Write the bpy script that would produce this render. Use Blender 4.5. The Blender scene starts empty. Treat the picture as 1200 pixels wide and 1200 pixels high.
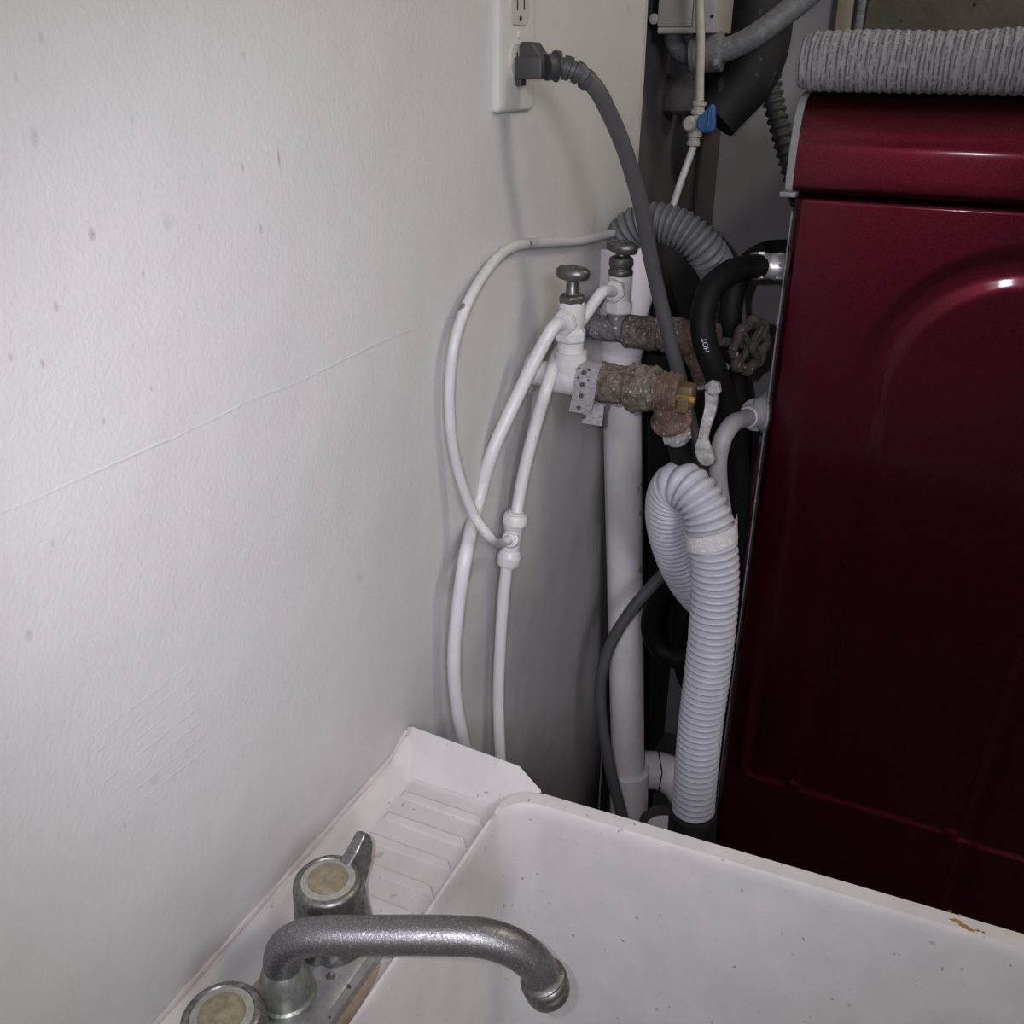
import bpy, bmesh, math, random
import numpy as np
from mathutils import Vector, Matrix, noise

SC = bpy.context.scene
COL = SC.collection
PI = math.pi
random.seed(4)

# ------------------------------------------------------------------ camera
F_PX, PITCH, YAW, ROLL = 1112.43, 0.4440, 0.4372, 0.0070
CAM = Vector((0.3667, 0.0, 1.3986))
fwd = Vector((-math.sin(YAW)*math.cos(PITCH), math.cos(YAW)*math.cos(PITCH), -math.sin(PITCH)))
r0 = Vector((math.cos(YAW), math.sin(YAW), 0)); u0 = r0.cross(fwd)
RIGHT = r0*math.cos(ROLL) + u0*math.sin(ROLL)
UP = -r0*math.sin(ROLL) + u0*math.cos(ROLL)
cd = bpy.data.cameras.new('camera'); cam = bpy.data.objects.new('camera', cd); COL.objects.link(cam)
cd.sensor_width = 36; cd.lens = 36*F_PX/1200; cd.clip_start = 0.02
m = Matrix.Identity(4)
for i in range(3):
    m[i][0] = RIGHT[i]; m[i][1] = UP[i]; m[i][2] = -fwd[i]; m[i][3] = CAM[i]
cam.matrix_world = m
SC.camera = cam

# ------------------------------------------------------------------ light
W = bpy.data.worlds.new('world'); SC.world = W; W.use_nodes = True
bg = W.node_tree.nodes['Background']; bg.inputs[0].default_value = (0.5, 0.5, 0.5, 1); bg.inputs[1].default_value = 0.0
def lamp(name, kind, loc, power, color, size=0.1, rot=None, size_y=None):
    l = bpy.data.lights.new(name, kind); l.energy = power; l.color = color
    if kind == 'POINT': l.shadow_soft_size = size
    if kind == 'AREA':
        l.size = size
        if size_y: l.shape = 'RECTANGLE'; l.size_y = size_y
    o = bpy.data.objects.new(name, l); COL.objects.link(o); o.location = loc
    if rot: o.rotation_euler = rot
    return o
# the phone's flash, beside its lens, throwing its beam the way the phone points
fl_o = lamp('phone_flash', 'SPOT', CAM - RIGHT*0.022 + UP*0.014 - fwd*0.004, 11.8, (0.955, 0.925, 1.06))
fl_o.data.shadow_soft_size = 0.003; fl_o.data.spot_size = math.radians(80); fl_o.data.spot_blend = 1.0
fl_o.rotation_euler = m.to_euler()
# added fill far behind the camera evens the falloff; a weak warm lamp overhead
lamp('fill_light', 'AREA', (1.60, -1.25, 2.15), 28.0, (0.965, 0.95, 1.02), 0.6, rot=(math.radians(55), 0, math.radians(32)))
lamp('warm_lamp', 'POINT', (1.05, 1.25, 2.25), 14.0, (1.0, 0.93, 0.76), 0.10)
SC.view_settings.view_transform = 'Standard'; SC.view_settings.look = 'None'
SC.view_settings.exposure = 0.0; SC.view_settings.gamma = 1.0; SC.view_settings.use_curve_mapping = False

# ------------------------------------------------------------------ picking real points on planes of the room
def ray(px, py): return RIGHT*((px-600)/F_PX) - UP*((py-600)/F_PX) + fwd
def ax_at(i, v, px, py):
    d = ray(px, py); return CAM + d*((v-CAM[i])/d[i])
def atx(px, py, x): return ax_at(0, x, px, py)
def aty(px, py, y): return ax_at(1, y, px, py)
def atz(px, py, z): return ax_at(2, z, px, py)

# ------------------------------------------------------------------ materials
def M(name, color, rough=0.5, metal=0.0, spec=0.5, var=0.0, vscale=20, var_col=None, bump=0.0, bscale=80, detail=3, coat=0, specks=None, gloss_var=0):
    """colour + noise mottling + bump; specks = (colour, scale, threshold)"""
    mt = bpy.data.materials.new(name); mt.use_nodes = True
    nt = mt.node_tree; N = nt.nodes; L = nt.links
    b = N['Principled BSDF']
    b.inputs['Roughness'].default_value = rough; b.inputs['Metallic'].default_value = metal
    b.inputs['Specular IOR Level'].default_value = spec
    b.inputs['Coat Weight'].default_value = coat; b.inputs['Coat Roughness'].default_value = 0.08
    tc = N.new('ShaderNodeTexCoord'); co = tc.outputs['Object']
    c = color + (1,)
    b.inputs['Base Color'].default_value = c
    out = None
    if var:
        n = N.new('ShaderNodeTexNoise'); n.inputs['Scale'].default_value = vscale; n.inputs['Detail'].default_value = detail
        n.inputs['Roughness'].default_value = 0.65
        L.new(co, n.inputs['Vector'])
        r = N.new('ShaderNodeValToRGB'); r.color_ramp.elements[0].position = 0.35; r.color_ramp.elements[1].position = 0.68
        v2 = var_col if var_col else tuple(k*(1-var) for k in color)
        r.color_ramp.elements[0].color = tuple(a*(1-var)+bb*var for a, bb in zip(color, v2)) + (1,) if var_col else v2 + (1,)
        r.color_ramp.elements[1].color = c
        L.new(n.outputs['Fac'], r.inputs['Fac']); out = r.outputs['Color']
        if gloss_var:
            mr = N.new('ShaderNodeMapRange'); mr.inputs[1].default_value = 0.3; mr.inputs[2].default_value = 0.7
            mr.inputs[3].default_value = min(1, rough+gloss_var); mr.inputs[4].default_value = rough
            L.new(n.outputs['Fac'], mr.inputs[0]); L.new(mr.outputs[0], b.inputs['Roughness'])
    if specks:
        for (sc_, ss, th) in specks:
            n = N.new('ShaderNodeTexNoise'); n.inputs['Scale'].default_value = ss; n.inputs['Detail'].default_value = 2
            L.new(co, n.inputs['Vector'])
            r = N.new('ShaderNodeMapRange'); r.inputs[1].default_value = th; r.inputs[2].default_value = th+0.03
            L.new(n.outputs['Fac'], r.inputs[0])
            mx = N.new('ShaderNodeMix'); mx.data_type = 'RGBA'
            if out: L.new(out, mx.inputs[6])
            else: mx.inputs[6].default_value = c
            mx.inputs[7].default_value = sc_ + (1,)
            L.new(r.outputs[0], mx.inputs[0]); out = mx.outputs[2]
    if out: L.new(out, b.inputs['Base Color'])
    if bump:
        n = N.new('ShaderNodeTexNoise'); n.inputs['Scale'].default_value = bscale; n.inputs['Detail'].default_value = 4
        L.new(co, n.inputs['Vector'])
        bp = N.new('ShaderNodeBump'); bp.inputs['Strength'].default_value = 1; bp.inputs['Distance'].default_value = bump
        L.new(n.outputs['Fac'], bp.inputs['Height']); L.new(bp.outputs[0], b.inputs['Normal'])
    return mt

mat = {}
mat['tub'] = M('tub_plastic', (0.57, 0.55, 0.548), 0.5, var=0.09, vscale=28, bump=0.00015, bscale=300, spec=0.3,
               specks=[((0.30, 0.28, 0.26), 170, 0.715), ((0.43, 0.36, 0.34), 60, 0.72)])
mat['rust_stain'] = M('rust_stain', (0.38, 0.29, 0.21), 0.8, var=0.3, vscale=60)
mat['caulk'] = M('old_caulk', (0.55, 0.51, 0.51), 0.6, var=0.15, vscale=60, bump=0.002, bscale=60)
mat['chrome'] = M('worn_chrome', (0.36, 0.36, 0.35), 0.30, 1.0, var=0.5, vscale=260, bump=0.00012, bscale=500, gloss_var=0.30)
mat['chrome_dull'] = M('limescaled_chrome', (0.27, 0.27, 0.275), 0.31, 0.85, var=0.35, vscale=600, bump=0.0002, bscale=800, gloss_var=0.2,
                       specks=[((0.42, 0.42, 0.42), 800, 0.62)])
mat['chrome_plate'] = M('spotted_chrome_plate', (0.42, 0.42, 0.42), 0.38, 0.55, var=0.3, vscale=90, bump=0.0002, bscale=600, specks=[((0.10, 0.11, 0.09), 130, 0.69)])
mat['chrome_scale'] = M('scaled_chrome', (0.40, 0.41, 0.39), 0.4, 0.7, var=0.6, vscale=120, var_col=(0.12, 0.17, 0.11), bump=0.0003, bscale=350)
mat['chrome_bright'] = M('bright_chrome', (0.80, 0.80, 0.81), 0.34, 0.75, var=0.15, vscale=90)
mat['cap_ring'] = M('clouded_ring', (0.42, 0.42, 0.38), 0.3, 0.3, var=0.3, vscale=200)
mat['cap_gold'] = M('clouded_cap', (0.30, 0.26, 0.17), 0.25, 0.2, var=0.4, vscale=160, coat=0.6)
mat['paint_pipe'] = M('painted_pvc', (0.80, 0.755, 0.775), 0.55, var=0.10, vscale=25, bump=0.0004, bscale=90,
                      specks=[((0.40, 0.31, 0.28), 45, 0.69)])
mat['paint_white'] = M('white_painted_metal', (0.60, 0.585, 0.59), 0.45, var=0.08, vscale=120, bump=0.0006, bscale=160)
mat['paint_gray'] = M('grey_painted_metal', (0.33, 0.325, 0.34), 0.5, var=0.35, vscale=80, bump=0.0006, bscale=160)
mat['tube'] = M('painted_tubing', (0.63, 0.62, 0.625), 0.4, var=0.06, vscale=60, bump=0.0002, bscale=200,
                specks=[((0.28, 0.27, 0.27), 75, 0.76)])
mat['tube_thin'] = M('thin_tubing', (0.56, 0.55, 0.55), 0.45, var=0.10, vscale=70, specks=[((0.16, 0.15, 0.16), 48, 0.70)])
mat['tube_dull'] = M('beige_tubing', (0.46, 0.44, 0.38), 0.5, var=0.2, vscale=90)
mat['fitting'] = M('white_fitting', (0.66, 0.65, 0.655), 0.4, var=0.05, vscale=60)
mat['rusty'] = M('corroded_fitting', (0.17, 0.155, 0.125), 0.9, 0.1, var=0.95, vscale=150, var_col=(0.055, 0.035, 0.026), bump=0.0022, bscale=170,
                 specks=[((0.36, 0.35, 0.31), 330, 0.64)])
mat['rust_red'] = M('rusted_brass', (0.17, 0.105, 0.08), 0.8, 0.2, var=0.9, vscale=150, var_col=(0.06, 0.042, 0.033), bump=0.0015, bscale=200,
                    specks=[((0.30, 0.26, 0.24), 330, 0.66)])
mat['galv'] = M('weathered_galvanised', (0.20, 0.20, 0.21), 0.75, 0.3, var=0.5, vscale=130, bump=0.0012, bscale=220,
                specks=[((0.45, 0.44, 0.45), 260, 0.63)])
mat['strap'] = M('galvanised_strap', (0.40, 0.39, 0.405), 0.5, 0.3, var=0.35, vscale=300, specks=[((0.2, 0.2, 0.2), 380, 0.64)], bump=0.0003, bscale=300)
mat['strap_hole'] = M('strap_hole_shade', (0.06, 0.06, 0.06), 0.9)
mat['brass'] = M('brass', (0.17, 0.125, 0.06), 0.6, 0.4, var=0.5, vscale=150, bump=0.0004, bscale=200)
mat['knob'] = M('dull_handle_metal', (0.20, 0.195, 0.185), 0.38, 0.8, var=0.4, vscale=110, bump=0.0004, bscale=200)
mat['wheel'] = M('rusted_wheel', (0.075, 0.06, 0.055), 0.8, 0.3, var=0.6, vscale=90, bump=0.002, bscale=180, specks=[((0.34, 0.32, 0.31), 160, 0.66)])
mat['lever'] = M('scuffed_lever', (0.52, 0.50, 0.50), 0.4, 0.3, var=0.6, vscale=120, var_col=(0.10, 0.09, 0.09), bump=0.0008, bscale=200)
mat['rubber'] = M('black_rubber', (0.006, 0.006, 0.0065), 0.6, var=0.3, vscale=60, spec=0.16)
mat['cord'] = M('grey_cord', (0.066, 0.066, 0.070), 0.5, var=0.12, vscale=50)
mat['plug'] = M('dark_grey_plug', (0.045, 0.045, 0.046), 0.5, var=0.1, vscale=60)
mat['corr_grey'] = M('grey_corrugated_plastic', (0.43, 0.435, 0.475), 0.42, var=0.06, vscale=40, spec=0.5)
mat['corr_dark'] = M('dusty_corrugated_plastic', (0.135, 0.14, 0.15), 0.5, var=0.15, vscale=60)
mat['corr_black'] = M('black_corrugated_plastic', (0.085, 0.088, 0.09), 0.6, var=0.3, vscale=80)
mat['grey_cable'] = M('light_grey_cable', (0.30, 0.30, 0.31), 0.45, var=0.08, vscale=60)
mat['clamp'] = M('white_clamp', (0.56, 0.56, 0.56), 0.5, var=0.12, vscale=160, specks=[((0.72, 0.72, 0.72), 300, 0.6)])
mat['plate'] = M('painted_plate', (0.58, 0.575, 0.55), 0.4, var=0.03, vscale=40, bump=0.0003, bscale=90)
mat['recept'] = M('receptacle', (0.52, 0.51, 0.47), 0.4, var=0.1, vscale=150)
mat['slot'] = M('slot_black', (0.01, 0.01, 0.01), 0.8, var=0.2, vscale=100)
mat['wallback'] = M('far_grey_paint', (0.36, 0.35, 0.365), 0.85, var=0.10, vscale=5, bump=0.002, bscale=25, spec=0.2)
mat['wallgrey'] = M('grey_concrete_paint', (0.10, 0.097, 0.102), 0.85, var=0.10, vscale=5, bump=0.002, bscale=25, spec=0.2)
mat['olive'] = M('dark_olive_board', (0.11, 0.10, 0.08), 0.9, var=0.25, vscale=9, bump=0.002, bscale=60, spec=0.2,
                 specks=[((0.03, 0.03, 0.025), 45, 0.74)])
mat['beige_post'] = M('beige_painted_wood', (0.27, 0.24, 0.19), 0.8, var=0.15, vscale=30, bump=0.001, bscale=80)
mat['boxpaint'] = M('beige_painted_box', (0.40, 0.385, 0.35), 0.6, var=0.12, vscale=60, bump=0.0006, bscale=120)
mat['conduit'] = M('dusty_conduit', (0.23, 0.235, 0.25), 0.6, 0.2, var=0.3, vscale=120, bump=0.0006, bscale=240,
                   specks=[((0.36, 0.36, 0.38), 260, 0.66)])
mat['foam'] = M('black_foam', (0.016, 0.016, 0.018), 0.7, var=0.4, vscale=25, specks=[((0.05, 0.052, 0.06), 60, 0.66)])
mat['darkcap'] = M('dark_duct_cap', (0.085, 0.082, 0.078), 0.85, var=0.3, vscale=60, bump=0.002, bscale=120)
mat['blue'] = M('blue_lever', (0.035, 0.12, 0.36), 0.4, var=0.25, vscale=90, coat=0.2)
mat['darkplastic'] = M('black_plastic', (0.018, 0.018, 0.02), 0.5, var=0.3, vscale=60)
mat['trim_grey'] = M('grey_trim', (0.23, 0.235, 0.235), 0.5, var=0.12, vscale=80)
mat['floor'] = M('concrete_floor', (0.12, 0.115, 0.11), 0.9, var=0.3, vscale=12, bump=0.003, bscale=40)
mat['ceiling'] = M('ceiling_paint', (0.55, 0.53, 0.50), 0.9, var=0.04, vscale=6)
mat['shroud'] = M('pedestal_dark', (0.010, 0.008, 0.009), 0.5, var=0.2, vscale=40)
mat['letter'] = M('letter_white', (0.55, 0.55, 0.55), 0.6, var=0.1, vscale=300)
mat['ink'] = M('letter_ink', (0.10, 0.10, 0.11), 0.6, var=0.1, vscale=300)
mat['yellowflake'] = M('ochre_flake', (0.40, 0.22, 0.035), 0.6, var=0.4, vscale=200, bump=0.0004, bscale=300)

def cherry():
    mt = M('cherry_metallic_paint', (0.22, 0.010, 0.034), 0.36, 0.96, coat=0.45)
    nt = mt.node_tree; N = nt.nodes; L = nt.links; b = N['Principled BSDF']
    tc = N.new('ShaderNodeTexCoord'); v = N.new('ShaderNodeTexVoronoi'); v.inputs['Scale'].default_value = 1400
    L.new(tc.outputs['Object'], v.inputs['Vector'])
    r = N.new('ShaderNodeValToRGB')
    r.color_ramp.elements[0].color = (0.050, 0.0025, 0.008, 1); r.color_ramp.elements[1].color = (0.105, 0.005, 0.016, 1)
    sep = N.new('ShaderNodeSeparateColor'); L.new(v.outputs['Color'], sep.inputs[0]); L.new(sep.outputs[0], r.inputs['Fac'])
    L.new(r.outputs['Color'], b.inputs['Base Color'])
    b.inputs['Coat Roughness'].default_value = 0.11
    return mt
mat['cherry'] = cherry()
mat['cherry_dark'] = M('cherry_back_panel', (0.085, 0.020, 0.030), 0.5, 0.3, var=0.3, vscale=60, specks=[((0.15, 0.11, 0.11), 260, 0.70)])

def wall_paint():
    mt = bpy.data.materials.new('white_wall_paint'); mt.use_nodes = True
    nt = mt.node_tree; N = nt.nodes; L = nt.links; b = N['Principled BSDF']
    b.inputs['Roughness'].default_value = 0.62; b.inputs['Specular IOR Level'].default_value = 0.25
    tc = N.new('ShaderNodeTexCoord'); co = tc.outputs['Object']
    sep = N.new('ShaderNodeSeparateXYZ'); L.new(co, sep.inputs[0])
    def math_(op, a, b_=None, c_=None):
        n = N.new('ShaderNodeMath'); n.operation = op
        for i, q in enumerate((a, b_, c_)):
            if q is None: continue
            if isinstance(q, (int, float)): n.inputs[i].default_value = q
            else: L.new(q, n.inputs[i])
        return n.outputs[0]
    def noise_(scale, detail=3, vec=None):
        n = N.new('ShaderNodeTexNoise'); n.inputs['Scale'].default_value = scale; n.inputs['Detail'].default_value = detail
        L.new(vec or co, n.inputs['Vector']); return n.outputs['Fac']
    def mixc(f, a, b_):
        n = N.new('ShaderNodeMix'); n.data_type = 'RGBA'
        if isinstance(f, float): n.inputs[0].default_value = f
        else: L.new(f, n.inputs[0])
        for i, q in ((6, a), (7, b_)):
            if isinstance(q, tuple): n.inputs[i].default_value = q + (1,)
            else: L.new(q, n.inputs[i])
        return n.outputs[2]
    base = mixc(noise_(3.5, 2), (0.600, 0.588, 0.598), (0.650, 0.640, 0.640))
    # dried drips, each an ellipse at its own place on the wall (y, z, ry, rz, strength)
    spots = [(0.325, 1.325, .0024, .0040, .6), (0.317, 1.406, .0018, .003, .35), (0.301, 1.391, .0014, .0026, .35), (0.466, 1.347, .0012, .0060, .8),
             (0.434, 1.345, .0014, .0035, .5), (0.304, 1.368, .0026, .0050, .35), (0.444, 1.311, .0018, .0035, .5), (0.298, 1.297, .0018, .0030, .5),
             (0.285, 1.274, .0014, .0030, .55), (0.270, 1.281, .0014, .0026, .5), (0.247, 1.152, .0024, .0040, .4), (0.352, 1.302, .0012, .0022, .4),
             (0.445, 1.40, .0016, .0026, .3), (0.360, 1.372, .0012, .0022, .35), (0.262, 1.352, .0018, .0030, .4), (0.345, 1.245, .001, .002, .5),
             (0.312, 1.238, .0014, .0022, .45), (0.275, 1.010, .0010, .0040, .5), (0.395, 1.318, .0012, .0022, .4), (0.27, 1.19, .0012, .003, .3)]
    acc = None
    for (y, z, ry, rz, s) in spots:
        a = math_('MULTIPLY', math_('SUBTRACT', sep.outputs[1], y), 1/ry); c = math_('MULTIPLY', math_('SUBTRACT', sep.outputs[2], z), 1/rz)
        d = math_('ADD', math_('MULTIPLY', a, a), math_('MULTIPLY', c, c))
        q = math_('MULTIPLY', math_('SUBTRACT', 1.0, d), s); q = math_('MAXIMUM', q, 0.0)
        acc = q if acc is None else math_('MAXIMUM', acc, q)
    accn = math_('MULTIPLY', acc, noise_(900, 2)); accn = math_('MULTIPLY', accn, 1.6)
    n = N.new('ShaderNodeClamp'); L.new(accn, n.inputs[0])
    base = mixc(n.outputs[0], base, (0.26, 0.235, 0.23))
    # faint grime where the lower wall meets the tub
    low = N.new('ShaderNodeMapRange'); low.inputs[1].default_value = 0.955; low.inputs[2].default_value = 0.865; L.new(sep.outputs[2], low.inputs[0])
    g = math_('MULTIPLY', low.outputs[0], noise_(24, 5)); g = math_('MULTIPLY', g, 0.5)
    base = mixc(g, base, (0.36, 0.33, 0.36))
    # ageing of the paint towards the far pipes: small scuffs
    sc = N.new('ShaderNodeMapRange'); sc.inputs[1].default_value = 0.70; sc.inputs[2].default_value = 0.76; L.new(noise_(26, 6), sc.inputs[0])
    base = mixc(math_('MULTIPLY', sc.outputs[0], 0.25), base, (0.36, 0.30, 0.29))
    L.new(base, b.inputs['Base Color'])
    # relief: orange peel, taped seam, brushed patch
    h = math_('MULTIPLY', noise_(330, 3), 0.00030)
    h = math_('ADD', h, math_('MULTIPLY', noise_(70, 3), 0.00035))
    h = math_('ADD', h, math_('MULTIPLY', noise_(7, 2), 0.004))
    wob = math_('MULTIPLY', math_('SUBTRACT', noise_(22, 3), 0.5), 0.006)
    sl = math_('ABSOLUTE', math_('SUBTRACT', math_('ADD', sep.outputs[2], wob), 1.2154))
    ridge = math_('MAXIMUM', math_('SUBTRACT', 1.0, math_('MULTIPLY', sl, 900.0)), 0.0)
    ym = N.new('ShaderNodeMapRange'); ym.inputs[1].default_value = 0.66; ym.inputs[2].default_value = 0.60; L.new(sep.outputs[1], ym.inputs[0])
    h = math_('ADD', h, math_('MULTIPLY', math_('MULTIPLY', ridge, math_('MULTIPLY', ym.outputs[0], noise_(14, 2))), 0.00036))
    # patch of brush lines
    w = math_('SINE', math_('MULTIPLY', math_('ADD', sep.outputs[2], math_('MULTIPLY', wob, 1.0)), 620.0))
    w = math_('MAXIMUM', math_('SUBTRACT', w, 0.75), 0.0)
    my = math_('LESS_THAN', math_('ABSOLUTE', math_('SUBTRACT', sep.outputs[1], 0.305)), 0.036)
    mz = math_('LESS_THAN', math_('ABSOLUTE', math_('SUBTRACT', sep.outputs[2], 1.047)), 0.034)
    h = math_('ADD', h, math_('MULTIPLY', math_('MULTIPLY', w, math_('MULTIPLY', my, math_('MULTIPLY', mz, noise_(30, 2)))), 0.0006))
    bp = N.new('ShaderNodeBump'); bp.inputs['Strength'].default_value = 1.0; bp.inputs['Distance'].default_value = 1.0
    L.new(h, bp.inputs['Height']); L.new(bp.outputs[0], b.inputs['Normal'])
    return mt
mat['wall'] = wall_paint()

def towel_mat():
    mt = M('grey_ribbed_towel', (0.31, 0.31, 0.33), 0.95, var=0.25, vscale=300, bump=0.0012, bscale=700, spec=0.1)
    nt = mt.node_tree; N = nt.nodes; L = nt.links; b = N['Principled BSDF']
    src = b.inputs['Base Color'].links[0].from_socket
    tc = N.new('ShaderNodeTexCoord'); co = tc.outputs['Object']
    sep = N.new('ShaderNodeSeparateXYZ'); L.new(co, sep.inputs[0])
    nz = N.new('ShaderNodeTexNoise'); nz.inputs['Scale'].default_value = 24; L.new(co, nz.inputs['Vector'])
    def mm(op, a, b_):
        n = N.new('ShaderNodeMath'); n.operation = op
        for i, q in enumerate((a, b_)):
            if isinstance(q, (int, float)): n.inputs[i].default_value = q
            else: L.new(q, n.inputs[i])
        return n.outputs[0]
    x = mm('ADD', sep.outputs[0], mm('MULTIPLY', nz.outputs[0], 0.004))
    s = mm('SINE', mm('MULTIPLY', x, 2*PI/0.0042), 0.0)
    mp = N.new('ShaderNodeMapping'); mp.inputs['Scale'].default_value = (260, 260, 75); L.new(co, mp.inputs[0])
    v = N.new('ShaderNodeTexNoise'); v.inputs['Scale'].default_value = 1.0; v.inputs['Detail'].default_value = 1; L.new(mp.outputs[0], v.inputs['Vector'])
    dash = mm('GREATER_THAN', v.outputs[0], 0.46); line = mm('GREATER_THAN', s, 0.35)
    f = mm('MULTIPLY', mm('MULTIPLY', dash, line), 0.75)
    mx = N.new('ShaderNodeMix'); mx.data_type = 'RGBA'; L.new(f, mx.inputs[0]); L.new(src, mx.inputs[6]); mx.inputs[7].default_value = (0.085, 0.075, 0.10, 1)
    L.new(mx.outputs[2], b.inputs['Base Color'])
    return mt
mat['towel'] = towel_mat()

# ------------------------------------------------------------------ mesh helpers
class MB:
    def __init__(s): s.v = []; s.f = []; s.smooth = []
    def add(s, verts, faces, smooth=True):
        k = len(s.v); s.v += [tuple(p) for p in verts]
        for f in faces: s.f.append(tuple(i+k for i in f)); s.smooth.append(smooth)
        return s
    def box(s, lo, hi, bevel=0.0, seg=2, mtx=None, smooth=False):
        bm = bmesh.new(); bmesh.ops.create_cube(bm, size=1)
        c = [(a+b)/2 for a, b in zip(lo, hi)]; d = [abs(b-a) for a, b in zip(lo, hi)]
        for v in bm.verts: v.co = Vector((v.co.x*d[0]+c[0], v.co.y*d[1]+c[1], v.co.z*d[2]+c[2]))
        if bevel: bmesh.ops.bevel(bm, geom=bm.edges[:], offset=bevel, segments=seg, profile=0.5, affect='EDGES')
        if mtx is not None: bm.transform(mtx)
        bm.verts.index_update()
        s.add([v.co for v in bm.verts], [[v.index for v in f.verts] for f in bm.faces], smooth or bevel > 0); bm.free(); return s
    def ring_loft(s, rings, closed_ends=True, smooth=True):
        n = len(rings[0]); k = []; fs = []
        for r in rings: k += r
        for i in range(len(rings)-1):
            for j in range(n):
                fs.append((i*n+j, i*n+(j+1) % n, (i+1)*n+(j+1) % n, (i+1)*n+j))
        if closed_ends: fs.append(tuple(range(n))[::-1]); fs.append(tuple((len(rings)-1)*n+j for j in range(n)))
        return s.add(k, fs, smooth)
    def tube(s, pts, rad, n=16, smooth=True, squash=1.0):
        """rad: number or list per point"""
        P = [Vector(p) for p in pts]
        if not isinstance(rad, (list, tuple)): rad = [rad]*len(P)
        T = []
        for i in range(len(P)):
            t = (P[min(i+1, len(P)-1)]-P[max(i-1, 0)])
            T.append(t.normalized() if t.length > 1e-9 else T[-1])
        a = T[0].orthogonal().normalized(); rings = []
        for i in range(len(P)):
            a = (a - T[i]*a.dot(T[i])).normalized(); b = T[i].cross(a)
            rings.append([P[i] + (a*math.cos(q)+b*math.sin(q)*squash)*rad[i] for q in (2*PI*j/n for j in range(n))])
        return s.ring_loft(rings, True, smooth)
    def lathe(s, a, b, prof, n=32, smooth=True, facets=None):
        """prof: (t along a->b in metres, radius)"""
        a = Vector(a); d = (Vector(b)-a).normalized(); u = d.orthogonal().normalized(); w = d.cross(u)
        n = facets or n
        rings = [[a + d*t + (u*math.cos(q)+w*math.sin(q))*max(r, 1e-5) for q in (2*PI*j/n for j in range(n))] for t, r in prof]
        return s.ring_loft(rings, True, smooth and not facets)
    def prism(s, poly, ext, smooth=False):
        """poly: list of 3D points in a plane, ext: vector"""
        e = Vector(ext); n = len(poly); A = [Vector(p) for p in poly]; B = [p+e for p in A]
        fs = [tuple(range(n))[::-1], tuple(range(n, 2*n))] + [(i, (i+1) % n, n+(i+1) % n, n+i) for i in range(n)]
        return s.add(A+B, fs, smooth)
    def build(s, name, material, parent=None, auto=40, bevel=None):
        me = bpy.data.meshes.new(name); me.from_pydata(s.v, [], s.f)
        me.polygons.foreach_set('use_smooth', s.smooth)
        bm = bmesh.new(); bm.from_mesh(me); bmesh.ops.recalc_face_normals(bm, faces=bm.faces[:]); bm.to_mesh(me); bm.free()
        me.materials.append(mat[material] if isinstance(material, str) else material)
        if auto: me.set_sharp_from_angle(angle=math.radians(auto))
        o = bpy.data.objects.new(name, me); COL.objects.link(o)
        if parent is not None:
            o.parent = parent
            if parent.get('_off') is not None or parent.location.length > 0:
                off = parent.location
                me.transform(Matrix.Translation(-off))
        if bevel:
            md = o.modifiers.new('bevel', 'BEVEL'); md.width = bevel; md.segments = 2; md.limit_method = 'ANGLE'; md.angle_limit = math.radians(30)
        return o

def smooth_path(pts, step=0.004):
    """Catmull-Rom through points, evenly resampled"""
    P = [Vector(p) for p in pts]; P = [P[0]*2-P[1]] + P + [P[-1]*2-P[-2]]; out = []
    for i in range(1, len(P)-2):
        p0, p1, p2, p3 = P[i-1:i+3]
        t0 = 0; t1 = t0+max(1e-6, (p1-p0).length)**.5; t2 = t1+max(1e-6, (p2-p1).length)**.5; t3 = t2+max(1e-6, (p3-p2).length)**.5
        for k in range(24):
            t = t1+(t2-t1)*k/24
            a1 = p0*((t1-t)/(t1-t0))+p1*((t-t0)/(t1-t0)); a2 = p1*((t2-t)/(t2-t1))+p2*((t-t1)/(t2-t1)); a3 = p2*((t3-t)/(t3-t2))+p3*((t-t2)/(t3-t2))
            b1 = a1*((t2-t)/(t2-t0))+a2*((t-t0)/(t2-t0)); b2 = a2*((t3-t)/(t3-t1))+a3*((t-t1)/(t3-t1))
            out.append(b1*((t2-t)/(t2-t1))+b2*((t-t1)/(t2-t1)))
    out.append(P[-2]); L = [0]
    for a, b in zip(out, out[1:]): L.append(L[-1]+(b-a).length)
    n = max(2, int(L[-1]/step)); res = []; j = 0
    for k in range(n+1):
        q = L[-1]*k/n
        while j < len(L)-2 and L[j+1] < q: j += 1
        res.append(out[j].lerp(out[j+1], (q-L[j])/max(1e-9, L[j+1]-L[j])))
    return res
def corrugated(path, r, pitch, amp, n=28, flats=(), power=1.0):
    p = smooth_path(path, pitch/12); rad = []; L = 0
    for i, q in enumerate(p):
        if i: L += (q-p[i-1]).length
        c = 0.5+0.5*math.cos(2*PI*L/pitch); c = c**power
        rr = r-amp+amp*c
        for a, b in flats:
            if a < L < b: rr = r-amp*0.35
        rad.append(rr)
    return MB().tube(p, rad, n)

def tag(o, label=None, cat=None, group=None, kind=None):
    if label: o['label'] = label
    if cat: o['category'] = cat
    if group: o['group'] = group
    if kind: o['kind'] = kind
    return o
def thing(name, label, cat, loc=(0, 0, 0), group=None):
    o = bpy.data.objects.new(name, None); COL.objects.link(o); o.location = loc; o.empty_display_size = 0.05
    return tag(o, label, cat, group)
def rot_to(d):  # matrix whose z axis points along d
    return Vector((0, 0, 1)).rotation_difference(Vector(d).normalized()).to_matrix().to_4x4()

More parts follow.
